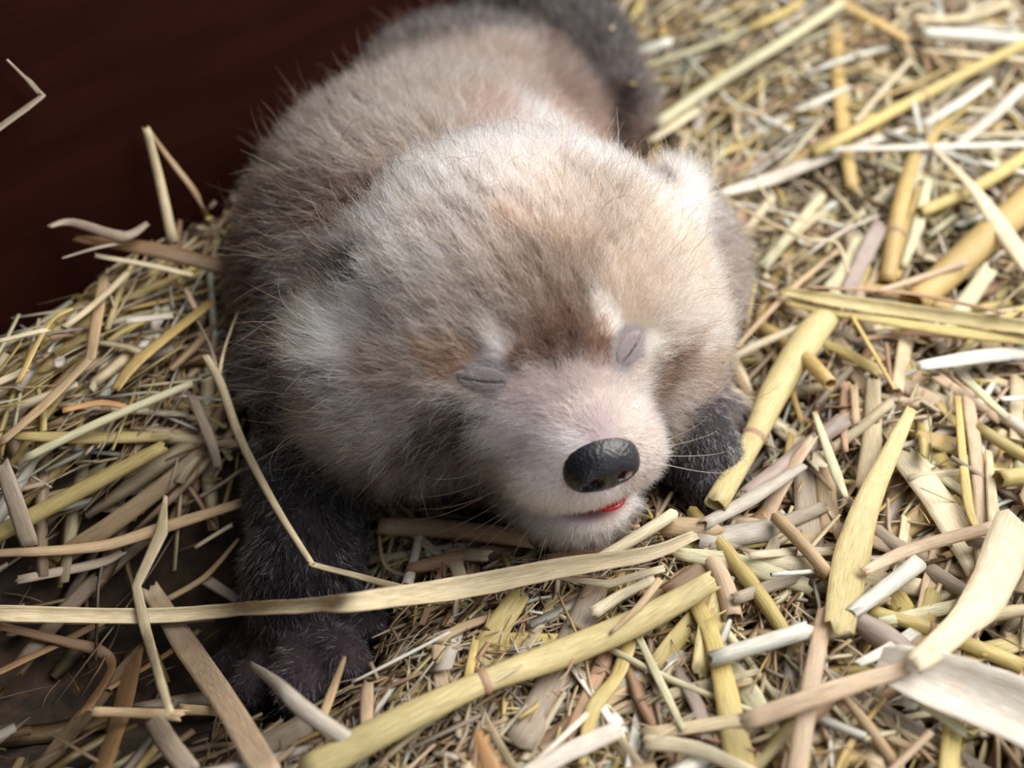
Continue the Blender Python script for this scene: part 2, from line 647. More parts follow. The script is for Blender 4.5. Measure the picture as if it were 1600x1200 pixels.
def coat(P):
    P = np.asarray(P)
    num = np.zeros((len(P), 3))
    den = np.full(len(P), 1e-9)
    for c, r, k in zip(SPOT_C, SPOT_R, SPOT_K):
        d2 = ((P - c) ** 2).sum(1) / (r * r)
        wt = np.exp(-1.7 * d2) * (0.012 / r) ** 0.9 + 1e-5 / (0.2 + d2) ** 2
        num += wt[:, None] * k
        den += wt
    return num / den[:, None]


def sines(P, freq, seed):
    """cheap smooth 3D vector noise"""
    g = np.random.default_rng(seed)
    o = np.zeros((len(P), 3))
    for k in range(6):
        d = g.normal(size=3)
        d *= freq * g.uniform(.6, 1.5) / np.linalg.norm(d)
        amp = g.normal(size=3)
        o += np.sin(P @ d + g.uniform(0, 6.28))[:, None] * amp
    return o / 2.5


EYES = []


def eye_frame(px, py, dx, dy):
    loc, nor = cub_hit(px, py)
    a = at(px + dx, py + dy, 0.16) - at(px, py, 0.16)
    a = a - nor * (a @ nor)
    a /= np.linalg.norm(a)
    return loc, nor, a, np.cross(nor, a)


for spec in ((754, 593, 60, 8, 0.0046, 0.0025), (985, 545, 22, -28, 0.0038, 0.0025)):
    EYES.append((*eye_frame(*spec[:4]), spec[4], spec[5]))
NOSE_AT = head(-0.06, -0.84, 4.72)
MOUTH_AT = head(0.10, -2.05, 4.45)


def build_cub():
    skin = coat(BV) ** 1.22 * 0.9
    # bare pink mouth
    q = BV - HEAD
    L, U, Mx = q @ HL * 100, q @ HU * 100, q @ HM * 100
    inm = np.exp(-(((L - 0.06) / 1.0) ** 2 + ((U + 2.26) / 0.32) ** 2) ** 2) * (Mx > 3.0)
    skin = skin * (1 - inm[:, None]) + lin((122, 46, 52)) * inm[:, None]
    inn = np.linalg.norm((BV - NOSE_AT) @ np.stack(HAX).T / np.array([0.0066, 0.0052, 0.0070]), axis=1) < 0.95
    skin[inn] = lin((52, 16, 18))                         # dark flesh inside the nostrils
    body = fast_mesh("red_panda_cub", BV, BQ, M_SKIN, col=skin)
    tag(body, "sleeping fluffy red panda cub with closed eyes, dark legs and black nose lying on straw", "animal")
    me = body.data
    N = np.empty(len(BV) * 3, np.float32)
    me.vertices.foreach_get("normal", N)
    N = N.reshape(-1, 3)

    # ---- fur
    tri = np.concatenate([BQ[:, [0, 1, 2]], BQ[:, [0, 2, 3]]])
    A = BV[tri]
    cr = np.cross(A[:, 1] - A[:, 0], A[:, 2] - A[:, 0])
    area_ = np.linalg.norm(cr, axis=1) / 2
    cen = A.mean(1)
    ci = np.clip(((cen - BLO) / BSTEP).round().astype(int), 0, np.array(BF.shape) - 1)
    is_head = HEADF[ci[:, 0], ci[:, 1], ci[:, 2]] < 0.004
    vis = cen[:, 2] > height(cen[:, 0], cen[:, 1]) - 0.004
    dens = np.where(is_head, 1.0, 0.62) * vis
    nose_d = np.linalg.norm(cen - NOSE_AT, axis=1)
    dens *= np.where(nose_d < 0.024, 2.4, 1.0)
    prob = area_ * dens
    n_hair = int(FUR_DENSITY * prob.sum() * 1e4)
    f = rng.choice(len(tri), n_hair, p=prob / prob.sum())
    b = rng.random((n_hair, 2))
    sw = b.sum(1) > 1
    b[sw] = 1 - b[sw]
    w3 = np.stack([1 - b.sum(1), b[:, 0], b[:, 1]], 1)
    root = (A[f] * w3[:, :, None]).sum(1)
    nor = (N[tri[f]] * w3[:, :, None]).sum(1)
    nor /= np.linalg.norm(nor, axis=1)[:, None]
    hd = is_head[f]

    # hairs keep off the nose, the open mouth and the lids
    keep = np.linalg.norm((root - NOSE_AT) @ np.stack(HAX).T / np.array([0.0066, 0.0052, 0.0060]), axis=1) > 1.0
    q = root - HEAD
    L, U, Mx = q @ HL * 100, q @ HU * 100, q @ HM * 100
    keep &= ~((((L + 0.02) / 1.0) ** 2 + ((U + 2.26) / 0.30) ** 2 < 1) & (Mx > 3.0))
    root, nor, hd = root[keep], nor[keep], hd[keep]
    n = len(root)
    q = root - HEAD
    L, U, Mx = q @ HL * 100, q @ HU * 100, q @ HM * 100

    # lie of the coat: away from the nose on the head, towards the tail on the trunk, down the legs
    src = np.where(hd[:, None], head(0, -0.2, 5.2), head(0, 0.5, -2.0))
    flow = root - src
    flow[~hd, 2] -= 0.02
    dpx, _ = project(root)
    leg = (~hd) & (dpx[:, 1] > 620)
    flow[leg] = np.array([0.0, -0.6, -0.9])
    flow -= nor * (flow * nor).sum(1)[:, None]
    flow /= np.linalg.norm(flow, axis=1)[:, None] + 1e-9

    length = np.where(hd, 0.0056, 0.0080)
    length = np.where(leg, 0.0034, length)
    length = np.where(leg & (dpx[:, 0] > 900), 0.0024, length)
    low = leg & (dpx[:, 1] > 940)
    length = np.where(low, 0.0024, length)
    nd = np.linalg.norm(root - NOSE_AT, axis=1)
    length = np.where(hd, np.minimum(length, 0.0024 + 0.0042 * smooth01((nd - 0.007) / 0.032)), length)
    cheek = smooth01((np.abs(L) - 2.6) / 1.6) * smooth01((3.2 - Mx) / 2.0)
    length = np.where(hd, length * (1 + 0.25 * cheek), length)
    lift = np.where(hd, 0.50, 0.72)
    lift = np.where(hd & (nd < 0.024), 0.42, lift)
    lift = np.where(leg, 0.35, lift)
    rim = np.zeros(n)
    for (ec, en, ea, eb, ra, rb) in EYES:
        d = root - ec
        e = np.sqrt(((d @ ea) / (ra * 1.0)) ** 2 + ((d @ eb) / (rb * 1.0)) ** 2) + (np.abs(d @ en) > 0.008) * 9
        lidz = np.where(e < 1.0, np.sqrt(np.clip(1 - e * e, 0, 1)), 0) * 0.0006
        root = root + lidz[:, None] * en
        length *= np.where(e < 1.0, np.where(np.abs((d @ eb) / rb + 0.10) < 0.14, 0.08, 0.30), np.where(e < 1.9, 0.45 + 0.25 * (e - 1), 1.0))
        lift = np.where(e < 1.9, 0.35, lift)
        rim = np.maximum(rim, np.exp(-((e - 1.25) / 0.28) ** 2))
    lip = np.exp(-(((L - 0.05) / 1.1) ** 2 + ((U + 2.2) / 0.55) ** 2) ** 2) * (Mx > 3.0) * hd
    length *= 1 - 0.62 * lip
    length *= rng.uniform(0.6, 1.2, n)
    # scattered long guard hairs over crown, nape and trunk
    guard = (rng.random(n) < 0.020) & ~leg & (nd > 0.035)
    length = np.where(guard, length * 2.0, length)
    ear = np.exp(-((root - head(-3.9, 0.5, 0.9)) ** 2).sum(1) / 0.009 ** 2)
    length = length * (1 + 0.6 * ear)

    tuft = sines(root, 1500.0, 3) * 0.18 + sines(root, 420.0, 5) * 0.20
    d0 = nor * lift[:, None] + flow * np.sqrt(1 - lift ** 2)[:, None] + tuft * np.where(nd < 0.02, .3, 1.0)[:, None]
    d0 += rng.normal(size=(n, 3)) * np.where(guard, 0.30, 0.13)[:, None]
    d0 /= np.linalg.norm(d0, axis=1)[:, None]
    K = 5
    pts = np.empty((n, K, 3))
    pts[:, 0] = root - nor * 0.0003
    d = d0
    wander = rng.normal(size=(n, 3)) * np.where(guard, 0.35, 0.16)[:, None]
    for k in range(1, K):
        pts[:, k] = pts[:, k - 1] + d * (length / (K - 1))[:, None]
        d = d + flow * 0.14 + wander + rng.normal(size=(n, 3)) * 0.12
        d[:, 2] -= 0.03
        d /= np.linalg.norm(d, axis=1)[:, None]

    c = coat(root + sines(root, 900.0, 9) * 0.0012 + rng.normal(size=(n, 3)) * 0.0011)
    c = c ** 1.22 * np.array([0.96, 0.985, 1.06])
    c = c * rng.uniform(0.58, 1.30, (n, 1))
    pale = rng.random(n) < 0.14
    c[pale] = c[pale] * 0.6 + 0.4 * lin((240, 232, 225))
    c = c * (1 - 0.55 * rim[:, None]) + lin((232, 224, 220)) * 0.55 * rim[:, None]
    rust = guard & (rng.random(n) < 0.55)
    c[rust] = lin((176, 112, 76))
    c[guard & ~rust & (rng.random(n) < 0.4)] = lin((70, 56, 48))
    c = np.clip(c, 0.004, 0.93)
    hc = bpy.data.hair_curves.new("fur")
    hc.add_curves([K] * n)
    hc.attributes["position"].data.foreach_set("vector", pts.reshape(-1).astype(np.float32))
    prof = np.array([1.0, 0.95, 0.8, 0.55, 0.18])
    base = np.where(hd, 0.000052, 0.000078)
    base = np.where(nd < 0.02, 0.000046, base)
    base = np.where(guard, 0.000055, base)
    rad = (base[:, None] * prof).astype(np.float32)
    a = hc.attributes.get("radius") or hc.attributes.new("radius", 'FLOAT', 'POINT')
    a.data.foreach_set("value", rad.ravel())
    a = hc.attributes.new("hair_tint", 'FLOAT_COLOR', 'CURVE')
    c4 = np.ones((n, 4), np.float32)
    c4[:, :3] = c
    a.data.foreach_set("color", c4.ravel())
    hc.materials.append(M_FUR)
    fo = bpy.data.objects.new("fur", hc)
    COL.objects.link(fo)
    fo.parent = body
    fo["kind"] = "stuff"
    print("HAIRS", n)

    # ---- nose leather
    st = 0.00022
    P = grid((-0.0098, -0.0085, -0.0075), (0.0098, 0.0085, 0.0085), st)
    f = sd_ellipsoid(P, (0, 0.0008, 0), (0.0068, 0.0044, 0.0050))
    f = smin(f, sd_ellipsoid(P, (0, -0.0022, 0.0002), (0.0050, 0.0042, 0.0044)), 0.003)
    for s in (-1, 1):
        f = smin(f, sd_ellipsoid(P, (s * 0.0044, -0.0014, 0.0002), (0.0030, 0.0032, 0.0044)), 0.0022)
        f = smax(f, -sd_cone(P, np.array([s * 0.0027, -0.0018, 0.0049]), np.array([s * 0.0050, -0.0027, 0.0040]), 0.0014, 0.0010), 0.0004)
    f = smax(f, -sd_cone(P, np.array([0, -0.0068, 0.0036]), np.array([0, -0.0016, 0.0056]), 0.0006, 0.0003), 0.0009)
    nv, nq = surface_nets(f, np.array([-0.0098, -0.0085, -0.0075]), st)
    W = NOSE_AT + nv[:, :1] * HL + nv[:, 1:2] * HU + nv[:, 2:] * HM
    o = fast_mesh("nose", W, nq, M_NOSE, body)
    tag(o, "shiny black nose leather")

    # ---- eyelids, closed, with a slit
    for (ec, en, ea, eb, ra, rb) in EYES:
        nu, nv_ = 40, 28
        V, Cc, Q = [], [], []
        for j in range(nv_ + 1):
            r = j / nv_
            for i in range(nu):
                t = 2 * math.pi * i / nu
                x, y = r * math.cos(t), r * math.sin(t)
                bend = 0.22 * (1 - x * x)
                slit = math.exp(-((y + bend * 0.6) / 0.10) ** 2) * max(0, 1 - x * x) ** .5
                z = 0.00055 * math.sqrt(max(0, 1 - r * r)) - 0.00045 * slit
                V.append(ec + ea * x * ra + eb * y * rb + en * (z - 0.0001))
                Cc.append(lin((150, 138, 139)) * (1 - slit) + lin((84, 74, 78)) * slit)
        for j in range(nv_):
            for i in range(nu):
                k = (i + 1) % nu
                Q.append((j * nu + i, (j + 1) * nu + i, (j + 1) * nu + k, j * nu + k))
        o = link_mesh("eyelid", V, Q, M_LID, body, col=np.array(Cc))
        tag(o, "closed grey-lilac eyelid with a dark slit")

    # ---- tongue
    st = 0.0003
    P = grid((-0.009, -0.004, -0.009), (0.009, 0.004, 0.009), st)
    f = sd_ellipsoid(P, (0, 0, 0), (0.0050, 0.0014, 0.0062))
    f = smax(f, -sd_cone(P, np.array([0, 0.0017, -0.008]), np.array([0, 0.0017, 0.006]), 0.0006, 0.0004), 0.0008)
    tv, tq = surface_nets(f, np.array([-0.009, -0.004, -0.009]), st)
    T = head(0.22, -2.24, 4.08)
    W = T + tv[:, :1] * HL + tv[:, 1:2] * HU + tv[:, 2:] * HM
    o = fast_mesh("tongue", W, tq, M_WET, body, col=lin((196, 22, 40)))
    tag(o, "wet red tongue in the open mouth")

    # ---- claws
    for pa, pb, r in TOE_TIPS:
        d = pb - pa
        d[2] *= 0.3
        d /= np.linalg.norm(d)
        side = np.cross(d, (0, 0, 1.0))
        side /= np.linalg.norm(side)
        upv = np.cross(side, d)
        V, Q = [], []
        for j in range(6):
            t = j / 5
            c = pb + d * (r * 0.75 + 0.0024 * t) + upv * (0.0012 * (1 - 1.7 * t * t))
            rr = 0.0008 * (1 - t) ** 0.7 + 0.00008
            for i in range(8):
                a = 2 * math.pi * i / 8
                V.append(c + side * math.cos(a) * rr * 0.7 + upv * math.sin(a) * rr)
        for j in range(5):
            for i in range(8):
                k = (i + 1) % 8
                Q.append((j * 8 + i, j * 8 + k, (j + 1) * 8 + k, (j + 1) * 8 + i))
        o = link_mesh("claw", V, Q, M_CLAW, body, col=lin((60, 52, 52)))

    # ---- whiskers
    W = []
    spec = [(775, 765, 645, 812), (790, 780, 668, 838), (805, 790, 700, 850), (820, 800, 745, 868), (838, 812, 800, 880),
            (770, 745, 640, 775), (790, 760, 655, 795), (815, 785, 720, 862), (860, 825, 842, 892), (760, 730, 660, 742),
            (1030, 700, 1122, 672), (1035, 712, 1135, 705), (1032, 724, 1130, 738), (1028, 735, 1118, 765), (1022, 748, 1085, 800),
            (1010, 770, 1052, 822), (1036, 690, 1105, 650), (990, 815, 1012, 872), (935, 842, 940, 898), (905, 845, 898, 900)]
    for a, b_, c_, d_ in spec:
        p0, n0 = cub_hit(a, b_)
        if p0 is None:
            continue
        dep = -float((p0 - CAM) @ BACK)
        p2 = at(c_, d_, dep - 0.002)
        g = ground(c_, d_, 0.001)
        if -float((g - CAM) @ BACK) < dep - 0.002:
            p2 = g
        mid = (p0 + p2) / 2 + n0 * 0.0035
        for t in np.linspace(0, 1, 7):
            W.append((1 - t) ** 2 * p0 + 2 * t * (1 - t) * mid + t * t * p2)
    hw = bpy.data.hair_curves.new("whiskers")
    nw = len(W) // 7
    hw.add_curves([7] * nw)
    hw.attributes["position"].data.foreach_set("vector", np.array(W, np.float32).ravel())
    a = hw.attributes.get("radius") or hw.attributes.new("radius", 'FLOAT', 'POINT')
    a.data.foreach_set("value", np.tile(np.linspace(0.00009, 0.00002, 7), nw).astype(np.float32))
    a = hw.attributes.new("hair_tint", 'FLOAT_COLOR', 'CURVE')
    a.data.foreach_set("color", np.tile(np.array([*lin((236, 228, 220)), 1], np.float32), nw))
    hw.materials.append(M_FUR)
    wo = bpy.data.objects.new("whiskers", hw)
    COL.objects.link(wo)
    wo.parent = body
    wo["kind"] = "stuff"
    return body


FUR_DENSITY = 700
CUB = build_cub()

# ------------------------------------------------------------------ straw
PAL = {
    'cream': (232, 214, 172), 'pale': (242, 228, 192), 'white': (250, 243, 226), 'lilac': (238, 228, 212), 'gold': (224, 192, 114),
    'yellow': (228, 206, 122), 'green': (230, 212, 146), 'palegreen': (230, 224, 182), 'tan': (214, 184, 138), 'pink': (226, 198, 162),
    'rose': (206, 164, 126), 'taupe': (182, 164, 142), 'grey': (204, 194, 178), 'mauve': (184, 164, 152), 'brown': (150, 114, 74),
    'umber': (112, 84, 54), 'orange': (226, 172, 110), 'olive': (200, 180, 108),
}
PAL = {k: lin(v) for k, v in PAL.items()}
PAL = {k: np.clip((v * 0.86 + 0.14 * v.mean()) * 1.04, 0, 0.9) for k, v in PAL.items()}
NUV = [0.0]


def resample(P, Wd, kink, n_per=5):
    """Catmull-Rom through the path points; a kinked path keeps its corners"""
    P = np.asarray(P, float)
    Wd = np.asarray(Wd, float)
    if len(P) == 2:
        t = np.linspace(0, 1, n_per + 2)
        bow = np.linalg.norm(P[1] - P[0]) * rng.normal() * 0.012
        Q = P[0] + (P[1] - P[0]) * t[:, None]
        Q[:, 2] += bow * np.sin(math.pi * t)
        return Q, Wd[0] + (Wd[1] - Wd[0]) * t
    out, ow = [], []
    for k in range(len(P) - 1):
        p0 = P[max(k - 1, 0)]
        p1, p2 = P[k], P[k + 1]
        p3 = P[min(k + 2, len(P) - 1)]
        for t in np.linspace(0, 1, n_per, endpoint=False):
            if kink:
                q = p1 + (p2 - p1) * t
            else:
                q = 0.5 * ((2 * p1) + (p2 - p0) * t + (2 * p0 - 5 * p1 + 4 * p2 - p3) * t * t + (3 * p1 - p0 - 3 * p2 + p3) * t ** 3)
            out.append(q)
            ow.append(Wd[k] + (Wd[k + 1] - Wd[k]) * t)
    out.append(P[-1])
    ow.append(Wd[-1])
    return np.array(out), np.array(ow)


def frames(P, roll):
    T = np.gradient(P, axis=0)
    T /= np.linalg.norm(T, axis=1)[:, None]
    ref = np.array([0.0, -0.35, 0.94])
    S = np.cross(T, ref)
    S /= np.linalg.norm(S, axis=1)[:, None] + 1e-9
    Nn = np.cross(S, T)
    roll = np.broadcast_to(np.asarray(roll, float), (len(P),))
    c, s = np.cos(roll)[:, None], np.sin(roll)[:, None]
    return T, S * c + Nn * s, Nn * c - S * s


def blade_mesh(P, Wd, colr, curl=0.35, roll=0.0, thick=0.00028, ragged=0.6, hollow=1.0):
    """split straw: a strip with a curved section, real thickness and torn ends"""
    n, m = len(P), 6
    T, S, Nn = frames(P, roll)
    xs = np.linspace(-1, 1, m)
    ang = max(curl, 0.02) * 1.4
    top, bot = [], []
    rag0, rag1 = rng.normal(size=m) * ragged, rng.normal(size=m) * ragged
    edge = 1 + 0.07 * np.cumsum(rng.normal(size=(n, 2)), axis=0) * 0.5
    edge = np.clip(edge, 0.75, 1.2)
    for i in range(n):
        hw = Wd[i] / 2
        for j, x in enumerate(xs):
            e = edge[i, 0] if x < 0 else edge[i, 1]
            a = x * ang
            off = S[i] * (math.sin(a) / math.sin(min(ang, 1.5)) * hw * e) + Nn[i] * (hollow * (math.cos(a) - 1) * hw / ang)
            p = P[i] + off
            if i == 0:
                p = p - T[i] * abs(rag0[j]) * hw
            if i == n - 1:
                p = p + T[i] * abs(rag1[j]) * hw
            top.append(p)
            bot.append(p - Nn[i] * thick)
    V = np.array(top + bot)
    o = n * m
    Q = []
    for i in range(n - 1):
        for j in range(m - 1):
            a, b, c, d = i * m + j, i * m + j + 1, (i + 1) * m + j + 1, (i + 1) * m + j
            Q.append((a, b, c, d))
            Q.append((o + d, o + c, o + b, o + a))
        a, d = i * m, (i + 1) * m
        Q.append((a, d, o + d, o + a))
        a, d = i * m + m - 1, (i + 1) * m + m - 1
        Q.append((d, a, o + a, o + d))
    for j in range(m - 1):
        Q.append((j + 1, j, o + j, o + j + 1))
        a = (n - 1) * m + j
        Q.append((a, a + 1, o + a + 1, o + a))
    s = np.concatenate([[0], np.cumsum(np.linalg.norm(np.diff(P, axis=0), axis=1))]) * 1000
    NUV[0] += 13.7
    u = np.array([[xs[j] * Wd[i] * 500 + NUV[0], s[i] + NUV[0] * 3] for i in range(n) for j in range(m)])
    uv = np.concatenate([u, u])
    lt = np.linspace(-1, 1, n)
    var = 1 + 0.10 * np.sin(lt * rng.uniform(1, 4) + rng.uniform(0, 6))
    c = np.repeat(var, m)[:, None] * colr
    return V, np.array(Q), np.concatenate([c, c * 0.93]), uv


def tube_mesh(P, Wd, colr, flat=0.8, roll=0.0, m=12, inner=0.80):
    n = len(P)
    T, S, Nn = frames(P, roll)
    out, inn = [], []
    a = np.arange(m) * 2 * math.pi / m
    rg = [rng.normal(size=m) * 0.28, rng.normal(size=m) * 0.28]
    for i in range(n):
        r = Wd[i] / 2
        for j in range(m):
            e = S[i] * math.cos(a[j]) * r + Nn[i] * math.sin(a[j]) * r * flat
            sh = T[i] * 0
            if i == 0:
                sh = -T[i] * abs(rg[0][j]) * r
            if i == n - 1:
                sh = T[i] * abs(rg[1][j]) * r
            out.append(P[i] + e + sh)
            inn.append(P[i] + e * inner + sh)
    V = np.array(out + inn)
    o = n * m
    Q = []
    for i in range(n - 1):
        for j in range(m):
            k = (j + 1) % m
            p, q, r_, s_ = i * m + j, i * m + k, (i + 1) * m + k, (i + 1) * m + j
            Q.append((s_, r_, q, p))
            Q.append((o + p, o + q, o + r_, o + s_))
    for j in range(m):
        k = (j + 1) % m
        Q.append((j, k, o + k, o + j))
        b = (n - 1) * m
        Q.append((b + k, b + j, o + b + j, o + b + k))
    s = np.concatenate([[0], np.cumsum(np.linalg.norm(np.diff(P, axis=0), axis=1))]) * 1000
    NUV[0] += 13.7
    u = np.array([[min(j, m - j) / m * Wd[i] * 3000 + NUV[0], s[i] + NUV[0] * 3] for i in range(n) for j in range(m)])
    lt = np.linspace(-1, 1, n)
    var = 1 + 0.08 * np.sin(lt * rng.uniform(1, 4) + rng.uniform(0, 6))
    c = np.repeat(var, m)[:, None] * colr
    return V, np.array(Q), np.concatenate([c, c * 0.85]), np.concatenate([u, u])


def node_ring(P, i, Wd, parent, flat=0.8):
    """the swollen joint of a stalk"""
    T, S, Nn = frames(P, 0.0)
    V, Q = [], []
    m = 14
    prof = [(-0.45, 1.00), (-0.25, 1.13), (0, 1.18), (0.25, 1.12), (0.45, 1.0)]
    r = Wd[i] / 2
    for z, k in prof:
        for j in range(m):
            a = 2 * math.pi * j / m
            V.append(P[i] + T[i] * z * r * 0.9 + (S[i] * math.cos(a) + Nn[i] * math.sin(a) * flat) * r * k)
    for z in range(4):
        for j in range(m):
            k = (j + 1) % m
            Q.append(((z + 1) * m + j, (z + 1) * m + k, z * m + k, z * m + j))
    uv = np.array(V)[:, :2] * 1000
    o = link_mesh("joint", V, Q, M_STRAW, parent, col=PAL['rose'] * 0.9, uv=uv)
    o["label"] = "swollen brown joint of the stalk"
    return o


def straw_path(pts, dz, width, under):
    """photo points -> points resting on the bedding (or on the cub), widths in metres"""
    P, Wd = [], []
    width = list(width) if isinstance(width, (tuple, list)) else [width] * len(pts)
    if len(width) == 2 and len(pts) > 2:
        width = list(np.linspace(width[0], width[1], len(pts)))
    for k, p in enumerate(pts):
        z = (p[2] if len(p) > 2 else dz + 0.8) * 0.001
        g = ground(p[0], p[1], z)
        if not under:
            c, nor = cub_hit(p[0], p[1])
            if c is not None and (c - CAM) @ (c - CAM) < (g - CAM) @ (g - CAM):
                r = ray(p[0], p[1])
                g = c - r / np.linalg.norm(r) * (0.0062 + max(z, 0) * 0.3)
        P.append(g)
        Wd.append(width[k] * -float((g - CAM) @ BACK) / FPX)
    return np.array(P), np.array(Wd)


